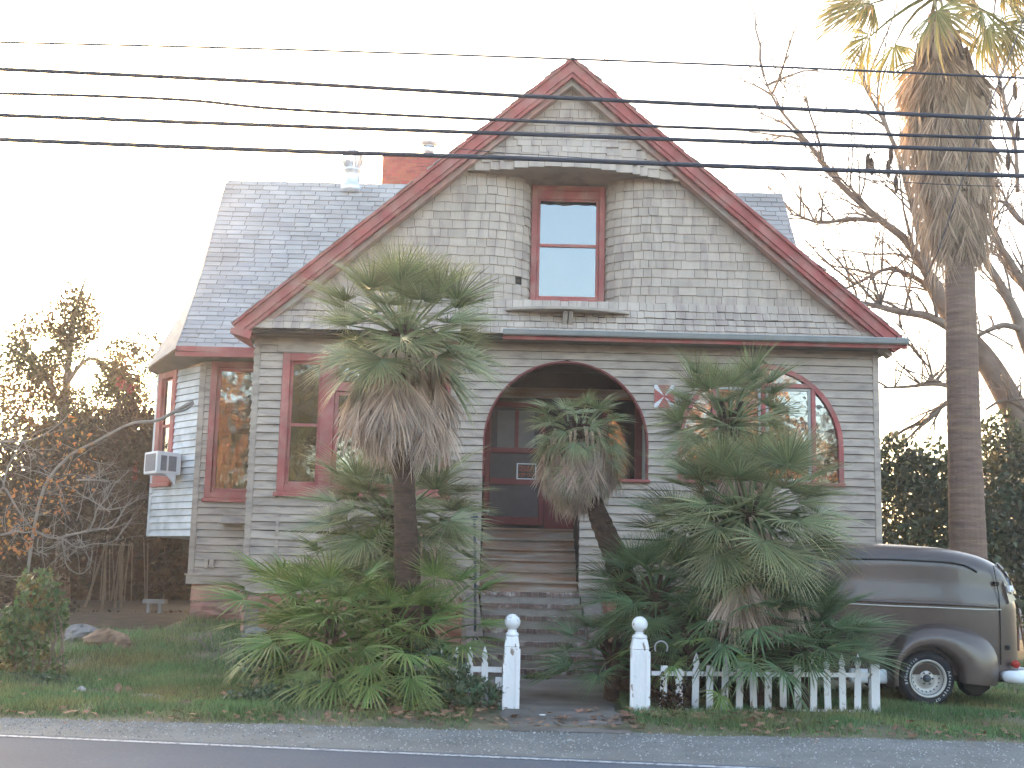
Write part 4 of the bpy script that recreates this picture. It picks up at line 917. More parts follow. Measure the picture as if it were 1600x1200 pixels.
# leaning palm by the steps
YD = 16.3; pts = [P(985, 940, YD), P(962, 870, YD), P(940, 818, YD), P(922, 775, YD), P(908, 700, YD)]
b = Vector((pts[0].x + .05, YD, .05)); palm = thing('fan_palm', 'short leaning fan palm with a small drooping head in front of the porch arch', 'palm', b, GRP_P)
trunk(palm, [b] + pts, [.2, .19, .16, .14, .12, .12]); cD = P(903, 668, YD)
boots(palm, cD, .1, .12, 24)
crown(palm, cD + Vector((0, 0, .12)), small, 44, 84, -25, .85, rad_=.2, zspan=.25, smin=.8, smax=1.1)
crown(palm, cD + Vector((.05, -.05, -.15)), small, 14, -10, -55, 1, rad_=.2, zspan=.35)
skirt(palm, cD, deads, 60, .3, .46, .0, -.4, -60, -84, smin=.95, smax=1.3); skirt(palm, cD, deads, 26, .15, .24, -.3, -.6, -65, -85, smin=.9, smax=1.2)
# right cluster
def head(px, py, Y, lab, meshes, n, e0, e1, pw, s0, s1, tr=(.15, .13), nd=0, sk=dead, rad_=.1, zs=.25, foot=None):
    c = P(px, py, Y); b = Vector((c.x if foot is None else P(foot, 900, Y).x, Y, .04)); palm = thing('fan_palm', lab, 'palm', b, GRP_P)
    trunk(palm, [b, lerp(b, c, .5) + Vector((.04, 0, 0)), c], [tr[0], tr[0], tr[1]]); boots(palm, c, tr[1], .2, 26)
    crown(palm, c, meshes, n, e0, e1, pw, rad_=rad_, zspan=zs, smin=s0, smax=s1)
    if nd: skirt(palm, c, sk, nd, .15, .38, -.2, -.6, -55, -84, smin=.9, smax=1.2)
    return palm, c
head(1138, 645, 15.9, 'highest bushy fan palm of the right clump, in front of the half round window', live, 62, 88, -28, .95, .72, .9, nd=8, foot=1150)
p_, c_ = head(1170, 785, 15.2, 'broad fan palm in the middle of the right clump with a dry brown skirt', livebig, 80, 87, -40, .8, .84, 1.04, nd=50, rad_=.18)
for k in range(26):
    az = U(-2.5, -.6); p0_ = c_ + Vector((math.cos(az) * U(.2, .5), math.sin(az) * U(.3, .55), U(-.75, -.35))); s_ = U(.9, 1.2); link('dead_frond', random.choice(dead), p_, p0_, (U(-.4, .4), rad(U(62, 84)), az), (s_, s_, s_))
for k in range(10):
    az = U(-2.6, -.5); link('frond', random.choice(livebig), p_, c_ + Vector((math.cos(az) * .15, math.sin(az) * .15, -.2)), (U(-.3, .3), rad(U(35, 62)), az), None)
head(1025, 915, 15.4, 'dark green bushy fan palm between the leaning trunk and the right gate post', dark, 46, 82, -32, .8, .8, 1.0, foot=1030)
head(1100, 830, 15.9, 'dark fan palm tucked between the leaning palm and the broad palm', dark, 36, 80, -30, .8, .8, 1.0, foot=1090)
head(1250, 980, 15.1, 'dark low fan palm reaching right towards the brown van', dark, 50, 80, 2, .85, .8, 1.02)
head(1165, 945, 15.0, 'shaded low fan palm behind the middle of the right fence', lowd, 30, 70, -5, .9, .8, 1.05, tr=(.1, .08))
head(1080, 1000, 14.75, 'low fan palm drooping over the right fence near the gate post', low, 11, 50, -35, .9, .6, .8, tr=(.08, .06))
head(1185, 1000, 14.8, 'low fan palm hanging over the middle pickets of the right fence', lowd, 15, 45, -35, .9, .75, .95, tr=(.08, .06))
head(955, 1010, 15.6, 'low dark fan palm spreading over the path beside the steps', dark, 20, 60, -20, .9, .8, 1.0, tr=(.1, .08))
# tall palm behind the van
YT = 21.0; cT = P(1467, 22, YT); b = Vector((P(1512, 1000, YT).x, YT, .05))
palm = thing('tall_palm', 'very tall palm with thick trunk and long shaggy brown skirt right of the house', 'palm', b)
trunk(palm, [b, P(1512, 850, YT), P(1507, 700, YT), P(1503, 560, YT), P(1499, 400, YT), P(1490, 200, YT), cT], [.37, .31, .28, .275, .25, .23, .2], 'talltrunk', 20, .025)
tl = fronds('frond', 'tallfrond', 1.25, .85, 30, 1.5, .25, 1.1, .55, .3, 5, pw=.03)
crown(palm, cT + Vector((0, 0, .4)), tl, 24, 75, -30, .8, rad_=.15, smin=.9, smax=1.15)
sk = fronds('dead_frond', 'skirt', .55, .95, 20, .5, .7, .2, .5, .04, 6, pw=.035, jit=.25)
skl = fronds('dead_frond', 'skirt', 1.0, .75, 18, .45, .7, .2, .5, .04, 5, pw=.045, jit=.25)
def sk_r(py): return np.interp(py, [40, 90, 140, 200, 260, 320, 370, 410], [.15, .38, .55, .74, .76, .64, .45, .26])
for i in range(230):
    py = 60 + (i + .5) / 230 * 270 + U(-12, 12); ax = P(np.interp(py, [20, 400], [1467, 1500]), py, YT); az = i * GA
    rr_ = float(sk_r(py + 30)) * U(.6, .95); dr_ = float(sk_r(py + 125)) - float(sk_r(py + 40))
    el = -rad(max(74, min(104, 84 - dr_ * 40 + U(-5, 5)))); s = U(.75, 1.1)
    link('dead_frond', random.choice(sk), palm, ax + Vector((math.cos(az) * rr_, math.sin(az) * rr_, .1)), (U(-.6, .6), -el, az), (s, s, s))
for i in range(54):
    az = i * GA; el = -rad(U(62, 80)); link('dead_frond', random.choice(skl), palm, cT + Vector((math.cos(az) * .12, math.sin(az) * .12, -.08 + U(-.1, .05))), (U(-.3, .3), -el, az), (1.05, 1, 1))

# ------------------------------------------------------------------ leaves, shrubs and trees
def leaf_cloud(name, blobs, n, size, m, parent=None, shell=.55, flat=.0, aspect=.55, hole=None, org=None, zmin=None, clump=.0):
    """n rhombic leaves spread through a set of ellipsoids ((centre), (radii), weight)"""
    Wt = np.array([b_[2] for b_ in blobs], float); Wt /= Wt.sum(); idx = RNG.choice(len(blobs), n, p=Wt)
    C0 = np.array([b_[0] for b_ in blobs], float)[idx]; R0 = np.array([b_[1] for b_ in blobs], float)[idx]
    d = RNG.normal(size=(n, 3)); d /= np.linalg.norm(d, axis=1)[:, None]
    r_ = shell + (1 - shell) * RNG.random(n) ** .7; r_ = np.where(RNG.random(n) < .25, RNG.random(n) ** .5, r_)
    lump = 1 + .22 * np.sin(d[:, 0] * 5 + idx) * np.sin(d[:, 1] * 4 + 2 * idx) * np.cos(d[:, 2] * 6 + idx)
    c = C0 + R0 * d * (r_ * lump)[:, None]
    if clump: c += RNG.normal(size=(n // 12 + 1, 3))[np.arange(n) // 12 % (n // 12 + 1)] * clump
    keep = np.ones(n, bool)
    if hole is not None:
        hd, ha = hole
        for h_, a_ in zip(hd, ha):
            v_ = c - np.array(CAM); v_ /= np.linalg.norm(v_, axis=1)[:, None]; keep &= np.arccos(np.clip(v_ @ np.array(h_), -1, 1)) > a_ * (.75 + .45 * np.sin(c[:, 0] * 23) * np.sin(c[:, 2] * 19 + c[:, 1] * 7) + RNG.normal(0, .18, n))
    if zmin is not None: keep &= c[:, 2] > zmin
    c = c[keep]; n = len(c)
    a = RNG.normal(size=(n, 3)); a[:, 2] *= (1 - flat); a /= np.linalg.norm(a, axis=1)[:, None]
    b_ = np.cross(a, RNG.normal(size=(n, 3))); b_ /= np.linalg.norm(b_, axis=1)[:, None]
    s = size * RNG.uniform(.6, 1.4, n)[:, None]; o = np.array(org if org is not None else (ORG[parent] if parent is not None else (0, 0, 0)), float); c = c - o
    V = np.empty((n, 4, 3)); V[:, 0] = c - a * s; V[:, 1] = c + b_ * s * aspect; V[:, 2] = c + a * s; V[:, 3] = c - b_ * s * aspect
    me = bpy.data.meshes.new(name); me.vertices.add(4 * n); me.vertices.foreach_set('co', V.ravel()); me.loops.add(4 * n); me.loops.foreach_set('vertex_index', np.arange(4 * n, dtype=np.int32))
    me.polygons.add(n); me.polygons.foreach_set('loop_start', np.arange(0, 4 * n, 4, dtype=np.int32)); me.polygons.foreach_set('loop_total', np.full(n, 4, dtype=np.int32)); me.materials.append(MT[m]); me.update(); me.validate()
    ob = bpy.data.objects.new(name, me); COL.objects.link(ob)
    if parent is not None: ob.parent = parent; ORG[ob] = ORG[parent].copy()
    else: ob.location = o; ORG[ob] = Vector(o)
    return ob
def twigs(mb, p, d, L, r_, depth, spread=.6, gravity=-.05, curl=.25, kids=3, n=5):
    pts = [Vector(p)]; dv = Vector(d).normalized(); k = 4
    for i in range(k):
        dv = (dv + Vector((U(-curl, curl), U(-curl, curl), U(-curl, curl) + gravity))).normalized(); pts.append(pts[-1] + dv * L / k)
    mb.tube(pts, [lerp(r_, r_ * .45, i / k) for i in range(k + 1)], n, False)
    if depth > 0:
        for j in range(kids):
            t = U(.25, 1); i = min(k - 1, int(t * k)); q = lerp(pts[i], pts[i + 1], t * k - i)
            nd = (dv + Vector((U(-1, 1), U(-1, 1), U(-.6, .9))) * spread).normalized(); twigs(mb, q, nd, L * U(.45, .75), r_ * .5, depth - 1, spread, gravity, curl, kids, max(3, n - 1))
def limb(mb, pix, Y, r0, r1, tw=0, twl=1.4, twr=.035, dy=0.0, depth=2, n=8, up=.5):
    pts = [P(x, y, Y + dy * i / len(pix)) for i, (x, y) in enumerate(pix)]
    fine = []
    for i in range(len(pts) - 1):
        p0, p1, p2, p3 = pts[max(i - 1, 0)], pts[i], pts[i + 1], pts[min(i + 2, len(pts) - 1)]
        for t in (0, .25, .5, .75): fine.append(.5 * ((2 * p1) + (-p0 + p2) * t + (2 * p0 - 5 * p1 + 4 * p2 - p3) * t * t + (-p0 + 3 * p1 - 3 * p2 + p3) * t ** 3))
    fine.append(pts[-1]); k = len(fine); mb.tube(fine, [lerp(r0, r1, i / (k - 1)) for i in range(k)], n)
    for j in range(tw):
        i = random.randint(1, k - 2); d = (fine[i + 1] - fine[i]).normalized(); s = Vector((U(-1, 1), U(-.6, .6), U(-.5, 1) * 1.0 + up)).normalized()
        twigs(mb, fine[i], d * .5 + s, twl * U(.5, 1.2), twr * U(.6, 1.2), depth, .7, -.02)
# bare walnut behind the tall palm
YW = 27.0; b = Vector((P(1660, 900, YW).x, YW, .1))
tree = thing('bare_tree', 'large leafless tree with spreading crooked limbs behind the tall palm', 'tree', b)
mb = MB(); limb(mb, [(1665, 930), (1655, 800), (1625, 720), (1585, 640), (1544, 568), (1500, 515), (1468, 465), (1452, 432)], YW, .42, .17); mb.build('trunk', 'bark', tree, True)
mb = MB()
limb(mb, [(1452, 432), (1436, 405), (1412, 372), (1371, 340), (1312, 287), (1263, 224), (1214, 164), (1190, 110)], YW, 0.133, 0.016, 27, 1.84, .034)
limb(mb, [(1452, 432), (1440, 370), (1427, 322), (1412, 270), (1396, 224), (1372, 172), (1350, 133), (1330, 80)], YW - .5, 0.109, 0.016, 20, 1.72, .034)
limb(mb, [(1371, 345), (1330, 342), (1282, 348), (1250, 338), (1232, 335)], YW, 0.062, 0.016, 13, 1.15, .034)
limb(mb, [(1500, 522), (1452, 495), (1400, 486), (1352, 474), (1310, 470)], YW - .3, 0.117, 0.032, 20, 1.61, .034)
limb(mb, [(1470, 470), (1440, 440), (1390, 420), (1345, 440), (1315, 455)], YW + .3, 0.078, 0.016, 17, 1.38, .034)
limb(mb, [(1500, 606), (1460, 600), (1420, 604), (1380, 606)], YW - .3, 0.062, 0.024, 13, 1.15, .034)
limb(mb, [(1500, 625), (1478, 630), (1448, 656), (1412, 672), (1382, 696)], YW - .3, 0.070, 0.024, 10, 1.03, .034, up=-.3)
limb(mb, [(1450, 600), (1455, 580), (1440, 560), (1420, 530), (1405, 505)], YW - .3, 0.031, 0.012, 6, 0.80, .034)
limb(mb, [(1630, 600), (1600, 528), (1584, 484), (1560, 440), (1536, 400), (1524, 360)], YW - .5, 0.172, 0.056, 13, 1.61, .034)
limb(mb, [(1592, 514), (1568, 508), (1545, 516), (1528, 525)], YW - .6, 0.078, 0.040, 5, 0.92, .034)
limb(mb, [(1625, 480), (1600, 445), (1574, 402), (1556, 374), (1548, 330), (1560, 280)], YW - .2, 0.125, 0.032, 13, 1.61, .034)
limb(mb, [(1620, 360), (1592, 343), (1566, 315), (1540, 318)], YW, 0.078, 0.024, 10, 1.15, .034)
limb(mb, [(1640, 690), (1600, 640), (1570, 625), (1540, 640)], YW - .3, 0.078, 0.024, 6, 1.03, .034)
limb(mb, [(1590, 300), (1585, 220), (1560, 120), (1552, 40), (1560, -30)], YW, 0.055, 0.016, 17, 1.61, .034)
mb.build('limb', 'bark', tree, True)
mb = MB()
for q in ((1562, 135), (1586, 140), (1590, 205), (1392, 240), (1388, 262), (1400, 285), (1446, 280), (1362, 258), (1356, 252), (1575, 250)):
    c = P(q[0], q[1], YW - 1); mb = MB(); mb.lathe([(.005, .2), (.05, .1), (.06, -.05), (.04, -.2), (.005, -.26)], c, 6); mb.build('seed_pod', 'palmtrunk', tree)
# thin tree top showing over the right slope of the gable
b = Vector((P(950, 300, 34).x, 34, .1)); tree = thing('bare_tree', 'thin wispy treetop showing behind the right slope of the gable', 'tree', b)
mb = MB(); top = P(950, 85, 34)
mb.tube([b, lerp(b, top, .6) + Vector((.1, 0, 0)), top], [.12, .06, .012], 6)
for i in range(16): twigs(mb, lerp(b, top, U(.82, .99)), Vector((U(-1, 1), U(-1, 1), U(.5, 1.6))), U(.4, .8), .012, 1, .6)
mb.build('trunk', 'bark', tree); leaf_cloud('leaves', [(top + Vector((0, 0, -.6)), (.45, .45, 1.0), 1)], 160, .035, 'vine', tree)
# hedges on the right
def shrub(name, lab, cat, blobs, n, size, m, group=None, stems=6, sm='bark', hole=None, zmin=.02, sr=.03, part='leaves', clump=0.0, shell=.5):
    c = np.mean([b_[0] for b_ in blobs], axis=0); b = Vector((c[0], c[1], gz(c[0], c[1]))); t = thing(name, lab, cat, b, group)
    mb = MB()
    for i in range(stems):
        bl = random.choice(blobs); e = Vector(bl[0]) + Vector((U(-1, 1) * bl[1][0], U(-1, 1) * bl[1][1], U(-.2, .8) * bl[1][2])) * .7
        kk_ = .6 if sr > .025 or stems < 18 else 1.0; s = Vector((lerp(b.x, e.x, kk_) + U(-.4, .4), lerp(b.y, e.y, kk_), b.z - .05)); mid = lerp(s, e, .5) + Vector((U(-.2, .2), U(-.2, .2), U(0, .3)))
        mb.tube([s, mid, e], [sr, sr * .7, sr * .2], 5)
    if stems: mb.build('stem', sm, t)
    leaf_cloud(part, blobs, n, size, m, t, shell=shell, hole=hole, zmin=zmin, clump=clump); return t
def pb(px, py, Y, rx, ry, rz, wt=1): c = P(px, py, Y); return ((c.x, c.y, c.z), (rx, ry, rz), wt)
SUNV = Vector(SDIR)
shrub('hedge', 'leafy hedge between the house corner and the tall palm trunk', 'hedge', [pb(1408, 790, 26, .9, 1, 1.4), pb(1450, 760, 26.5, .8, 1, 1.0), pb(1475, 830, 26, 1.2, 1, 1.2), pb(1400, 730, 26.4, .5, .6, .8, .4), pb(1440, 900, 25.5, 1.6, 1, 1.2)], 6500, .075, 'hedge', stems=14)
shrub('hedge', 'dark leafy hedge right of the tall palm trunk behind the van roof', 'hedge', [pb(1570, 790, 25.5, 1.1, 1, 1.3), pb(1610, 740, 25.8, .9, 1, 1.2), pb(1560, 860, 25, 1.3, 1, 1.2), pb(1640, 830, 25, 1.2, 1, 1.6), pb(1562, 690, 26, .5, .5, .7, .3), pb(1590, 900, 24.5, 1.8, 1, 1.1)], 9000, .075, 'hedge', stems=14)
shrub('hedge', 'distant tall hedge seen low between the house corner and the trunk', 'hedge', [pb(1420, 830, 33, 2.5, 1, 1.8), pb(1560, 800, 34, 3, 1, 2.0), pb(1680, 760, 34, 2.5, 1.2, 3.0)], 5000, .1, 'hedge', stems=4)
far = thing('shed', 'pale low roof of a distant shed showing right of the tall palm trunk', 'shed', P(1580, 800, 31)); q = P(1542, 725, 31); 
mb = MB(); q1 = P(1680, 690, 31); mb.hexa([(q.x, 31, q.z), (q1.x, 31, q1.z), (q1.x, 33, q1.z), (q.x, 33, q.z), (q.x, 31, q.z + .1), (q1.x, 31, q1.z + .1), (q1.x, 33, q1.z + .1), (q.x, 33, q.z + .1)]); mb.build('roof', 'board', far)
mb = MB(); mb.box(q.x + .3, q1.x, 31.2, 32.8, 0, q.z - .02); mb.build('wall', 'board', far)

# left thicket
hd = [SDIR, ray(70, 535).normalized(), ray(58, 545).normalized(), ray(92, 500).normalized(), ray(72, 600).normalized(), ray(40, 618).normalized(), ray(150, 592).normalized()]
ha = [.016, .008, .006, .005, .004, .003, .003]
hole = (hd, ha)
t = shrub('vine_covered_tree', 'vine smothered tree at the left with the low sun shining through it', 'tree', [pb(118, 500, 27, .55, .6, .75, 1.1), pb(60, 540, 27, .75, .8, .8, 1.1), pb(100, 590, 27, 1.0, .8, .8, 1), pb(20, 600, 27, 1.0, .8, 1.0, 1.1), pb(175, 590, 27, .55, .6, .45, .8), pb(70, 680, 27, 1.7, 1, 1.1, 1.3), pb(-40, 640, 27, 1.2, 1, 1.6, 1), pb(200, 620, 27.2, .35, .5, .5, .4), pb(150, 650, 27, 1.3, .9, .9, 1.0)], 33000, .04, 'vine', hole=hole, stems=0, clump=.1)
mb = MB(); limb(mb, [(100, 960), (96, 800), (100, 680), (104, 600), (112, 520), (122, 470), (136, 430)], 27, .16, .02, 14, 1.0, .02); limb(mb, [(100, 650), (70, 590), (40, 560), (10, 540)], 27, .07, .03, 8, .9, .02); limb(mb, [(104, 600), (140, 560), (185, 590), (212, 640)], 27, .06, .02, 8, .9, .02); mb.build('trunk', 'bark', t, True)
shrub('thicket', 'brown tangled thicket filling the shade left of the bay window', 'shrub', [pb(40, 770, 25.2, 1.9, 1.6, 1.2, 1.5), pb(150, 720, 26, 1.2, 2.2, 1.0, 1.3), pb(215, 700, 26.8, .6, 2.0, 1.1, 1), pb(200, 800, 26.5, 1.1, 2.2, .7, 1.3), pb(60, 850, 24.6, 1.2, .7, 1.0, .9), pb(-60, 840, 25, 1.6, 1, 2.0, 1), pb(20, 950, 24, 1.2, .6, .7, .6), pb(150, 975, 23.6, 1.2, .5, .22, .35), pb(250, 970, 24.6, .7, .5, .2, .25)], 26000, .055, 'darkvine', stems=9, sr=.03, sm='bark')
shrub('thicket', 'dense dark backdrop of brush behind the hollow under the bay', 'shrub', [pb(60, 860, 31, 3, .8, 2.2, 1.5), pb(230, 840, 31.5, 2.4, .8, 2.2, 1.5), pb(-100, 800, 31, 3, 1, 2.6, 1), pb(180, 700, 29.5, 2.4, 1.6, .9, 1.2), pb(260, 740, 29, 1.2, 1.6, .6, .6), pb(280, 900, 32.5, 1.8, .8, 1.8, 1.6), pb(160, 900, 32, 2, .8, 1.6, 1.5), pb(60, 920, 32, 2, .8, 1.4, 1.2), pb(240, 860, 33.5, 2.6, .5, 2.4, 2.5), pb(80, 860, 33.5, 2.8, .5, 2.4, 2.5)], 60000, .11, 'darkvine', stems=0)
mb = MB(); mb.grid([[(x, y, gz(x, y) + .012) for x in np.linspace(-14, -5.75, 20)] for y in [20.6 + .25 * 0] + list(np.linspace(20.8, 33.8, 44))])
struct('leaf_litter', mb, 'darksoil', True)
shrub('creeper', 'small spray of red creeper leaves beside the bay window', 'creeper', [pb(190, 600, 25, .12, .12, .16), pb(204, 608, 25, .1, .1, .12), pb(211, 735, 25, .08, .08, .25)], 110, .04, 'redleaf', stems=0)
shrub('creeper', 'feathery leafy treetop just left of the bay roof edge', 'creeper', [pb(228, 540, 30, .5, .5, .45), pb(190, 545, 30, .5, .4, .3), pb(240, 600, 30, .4, .4, .8), pb(205, 570, 30, .6, .5, .6)], 2400, .045, 'vine', stems=14, sr=.015)
# bare grey bush in front of the thicket
YG = 19.0; b = Vector((P(20, 900, YG).x, YG, gz(-8, YG))); t = thing('bare_bush', 'leafless bush of pale grey arching branches at the left edge', 'bush', b)
mb = MB(); W_ = .02
for pix, r0 in (([(-20, 1000), (-25, 900), (-10, 800), (5, 762), (27, 795), (50, 825), (77, 840), (97, 839)], 1.5), ([(97, 839), (118, 834), (140, 830), (158, 827), (172, 825), (180, 818), (185, 812)], 1), ([(172, 800), (140, 780), (117, 769)], .7),
                ([(139, 830), (147, 812), (152, 795), (165, 780), (180, 755), (188, 750)], .8), ([(152, 795), (175, 796), (200, 790), (210, 783)], .6), ([(97, 840), (100, 862), (106, 872), (111, 879)], .8), ([(-10, 838), (15, 833), (25, 830), (40, 832), (52, 829)], 1),
                ([(0, 690), (37, 690), (58, 684), (75, 675), (95, 660), (110, 645)], .9), ([(97, 840), (120, 855), (145, 850), (170, 848), (186, 840)], .7), ([(100, 862), (105, 885), (125, 897), (140, 885), (145, 860)], .6), ([(5, 762), (12, 730), (30, 700), (37, 690)], .9), ([(120, 750), (150, 750), (168, 753)], .8), ([(60, 840), (58, 855), (62, 870)], .6), ([(37, 690), (48, 720), (45, 760)], .5)):
    limb(mb, pix, YG + U(-.3, .3), W_ * r0, W_ * r0 * .35, 7, .45, .007, 0, 1, 6)
for i in range(34):
    q = P(U(-10, 150), U(700, 860), YG + U(-.2, 1.2)); twigs(mb, q, Vector((U(-1, 1), U(-.5, .5), U(-.6, .8))), U(.4, .9), .007, 2, .6, -.05, .2, 3, 4)
mb.build('branch', 'twig', t, True); leaf_cloud('leaves', [pb(50, 790, YG + .3, .7, .4, .5, 1), pb(105, 720, YG + .5, .5, .4, .7, 1), pb(20, 840, YG, .5, .4, .3, 1)], 420, .04, 'orangeleaf', t)
b = P(212, 660, 20.2); t = thing('broken_branch', 'broken grey branch poking in front of the angled bay window', 'branch', b)
mb = MB(); limb(mb, [(190, 668), (212, 660), (245, 657), (275, 642), (302, 627)], 20.2, .02, .035, 0); limb(mb, [(275, 644), (290, 640), (303, 630)], 20.18, .02, .02, 0)
limb(mb, [(190, 668), (150, 690), (100, 720), (60, 790), (30, 1000)], 20.4, .02, .03, 4, .5, .008, 0, 1); mb.build('branch', 'twig', t, True)
# green bush at the left edge of the lawn
shrub('bush', 'small leafy green bush with yellowing lower leaves at the left edge of the lawn', 'bush', [pb(60, 920, 16.3, .3, .3, .3, 1), pb(40, 975, 16.2, .42, .35, .36, 1.6), pb(85, 960, 16.3, .2, .25, .3, .7), pb(15, 1000, 16.2, .4, .3, .4, 1.2), pb(50, 1040, 16.2, .42, .35, .3, 1)], 2600, .042, 'bush', stems=16, sr=.015)
shrub('weeds', 'patch of low dark weeds under the green bush', 'weeds', [pb(40, 1065, 15.9, .7, .3, .12, 1), pb(150, 1010, 20, 1.2, .6, .15, .5)], 1200, .035, 'ivy', stems=0)
shrub('ivy', 'ivy bush growing through the left pickets beside the gate post', 'ivy', [pb(700, 1060, 14.35, .3, .2, .3, 1.2), pb(745, 1085, 14.3, .32, .2, .2, 1), pb(660, 1040, 14.4, .3, .25, .35, 1), pb(680, 1030, 14.8, .2, .2, .2, .4)], 2200, .036, 'ivy', stems=8, sr=.008)
shrub('ivy', 'ground ivy creeping under the low palms at the lawn edge', 'ivy', [pb(440, 1090, 14.2, .6, .25, .15, 1), pb(540, 1085, 14.0, .9, .2, .2, 1.2), pb(420, 1040, 14.8, .4, .3, .25, .6)], 1800, .034, 'ivy', stems=0)
shrub('weeds', 'dark dry weeds at the foot of the right gate post', 'weeds', [pb(1050, 1100, 14.35, .2, .1, .14, 1), pb(1040, 1070, 14.5, .25, .2, .2, .6)], 500, .03, 'darkvine', stems=5, sr=.005)
# dead twigs by the foundation
b = G(345, 1032, .1); t = thing('twigs', 'pile of dry grey twigs on the grass at the foundation corner', 'twigs', b)
mb = MB()
for pix in ([(335, 1030), (322, 1012), (312, 998)], [(335, 1030), (332, 1015), (330, 995)], [(330, 1032), (352, 1022), (368, 1012)], [(335, 1035), (360, 1022), (378, 1005)], [(330, 1032), (310, 1025), (298, 1018)], [(350, 1035), (365, 1030), (375, 1020)]): limb(mb, pix, 18.6, .012, .006, 4, .25, .005, 0, 1, 5)
mb.build('twig', 'twig', t)
# log, rock, stumps on the lawn
def lump(name, lab, cat, c, r_, m, seed, n=10, rot=0):
    n = int(n * 1.6)
    rr = random.Random(seed); V = []; F = []; k = 10; ph = [rr.uniform(0, 6) for _ in range(6)]
    for i in range(k):
        t = -math.pi / 2 + math.pi * i / (k - 1)
        for j in range(n):
            a = 2 * math.pi * j / n; q = 1 + .2 * math.sin(2 * a + ph[0] + t) + .15 * math.sin(3 * a + ph[1] - 2 * t) + .12 * math.sin(5 * a + ph[2]) * math.cos(3 * t + ph[3]) + rr.uniform(-.13, .13)
            x, y = math.cos(t) * math.cos(a) * q * r_[0], math.cos(t) * math.sin(a) * q * r_[1]; V.append((x * math.cos(rot) - y * math.sin(rot), x * math.sin(rot) + y * math.cos(rot), math.sin(t) * r_[2] * (1 + .2 * math.sin(a * 2 + ph[4])) + r_[2] * .5))
    F = [(i * n + j, i * n + (j + 1) % n, (i + 1) * n + (j + 1) % n, (i + 1) * n + j) for i in range(k - 1) for j in range(n)]
    return props(link(name, mesh_np(name, V, F, m), None, c), lab, cat)
gp_ = lambda px, py, Y: Vector((P(px, py, Y).x, Y, gz(P(px, py, Y).x, Y)))
lump('log', 'broken brown log lying on the lawn edge by the thicket', 'log', gp_(165, 1015, 18.9), (.28, .16, .15), 'wood', 3, 12, .3)
lump('log', 'smaller split log chunk leaning right of the broken brown log', 'log', gp_(192, 1020, 18.6), (.14, .12, .13), 'wood', 5, 10)
lump('rock', 'dark grey rock half hidden behind the broken log', 'rock', gp_(125, 1005, 19.3), (.25, .2, .15), 'rock', 4)
lump('stump', 'short pale tipped stub sticking up from the grass', 'stump', gp_(185, 1078, 15.0), (.05, .05, .09), 'wood', 6, 8)
lump('driftwood', 'pale broken stick lying flat on the left lawn', 'stick', gp_(232, 1083, 14.8), (.19, .04, .035), 'board', 7, 8)
lump('driftwood', 'small weathered block of wood near the road on the left lawn', 'wood block', gp_(291, 1107, 13.9), (.085, .06, .05), 'wood', 8, 8)
lump('rock', 'pale stub stone in the grass near the green bush', 'rock', gp_(127, 1072, 15.2), (.05, .04, .04), 'board', 9, 8)
lump('litter', 'crumpled white paper scrap on the dirt at the path edge', 'litter', gp_(848, 1119, 13.75), (.06, .03, .015), 'white', 10, 8)
lump('rock', 'pale footing stone at the front left foundation corner', 'rock', gp_(398, 1030, 19.6), (.22, .16, .13), 'rock', 11)
pl = thing('bench', 'pale plank bench standing in the dark hollow beside the wing', 'bench', gp_(243, 940, 24.0)); q0, q1 = P(205, 936, 24), P(258, 942, 24)
mb = MB(); mb.box(q0.x + .25, q1.x, 23.9, 24.2, q0.z - .07, q0.z); mb.build('seat', 'rock', pl)
for x in (q0.x + .32, q1.x - .12): mb = MB(); mb.box(x, x + .06, 23.95, 24.1, gz(x, 24), q0.z - .07); mb.build('leg', 'rock', pl)

# ------------------------------------------------------------------ fences and gate posts
def gate_post(px, pt_, pb_, Y, wd, lab):
    c = P(px, pb_, Y); c = Vector((c.x, Y, gz(c.x, Y) + .0)); t = thing('gate_post', lab, 'gate post', c); top = P(px, pt_, Y).z
    r_ = .092; zt_ = top - 2 * r_ - .07
    mb = MB(); w0, w1 = wd / 2, wd / 2 * .82; z0 = c.z - .02; z1 = zt_ - .12
    mb.hexa([(c.x - w0, Y - w0, z0), (c.x + w0, Y - w0, z0), (c.x + w0, Y + w0, z0), (c.x - w0, Y + w0, z0), (c.x - w0, Y - w0, z1), (c.x + w0, Y - w0, z1), (c.x + w0, Y + w0, z1), (c.x - w0, Y + w0, z1)])
    mb.hexa([(c.x - w0 - .004, Y - w0 - .004, z1), (c.x + w0 + .004, Y - w0 - .004, z1), (c.x + w0 + .004, Y + w0 + .004, z1), (c.x - w0 - .004, Y + w0 + .004, z1), (c.x - w1, Y - w1, zt_), (c.x + w1, Y - w1, zt_), (c.x + w1, Y + w1, zt_), (c.x - w1, Y + w1, zt_)])
    bevel(mb.build('shaft', 'white', t), .008)
    mb = MB(); mb.box(c.x + w0 - .03, c.x + w0 + .014, Y - w0 - .012, Y - w0 + .03, z0, z1 - .02); mb.box(c.x - w0 - .012, c.x - w0 + .02, Y - w0 - .012, Y - w0 + .03, z0, z1 - .1); mb.build('corner_strip', 'white', t)
    mb = MB(); mb.lathe([(w1 * 1.04, 0), (w1 * 1.1, .02), (w1 * .95, .04), (.05, .055), (.055, .075)], (c.x, Y, zt_), 20); mb.build('neck', 'white', t, True)
    mb = MB(); mb.lathe([(max(.001, r_ * math.cos(a)), r_ * math.sin(a)) for a in np.linspace(-1.5, 1.5, 13)], (c.x, Y, top - r_), 22); mb.build('ball', 'white', t, True)
gate_post(797.5, 959, 1110, 14.37, .17, 'white gate post with ball top left of the path')
gate_post(998.5, 963, 1115, 14.36, .2, 'peeling white gate post with ball top right of the path, among fronds')
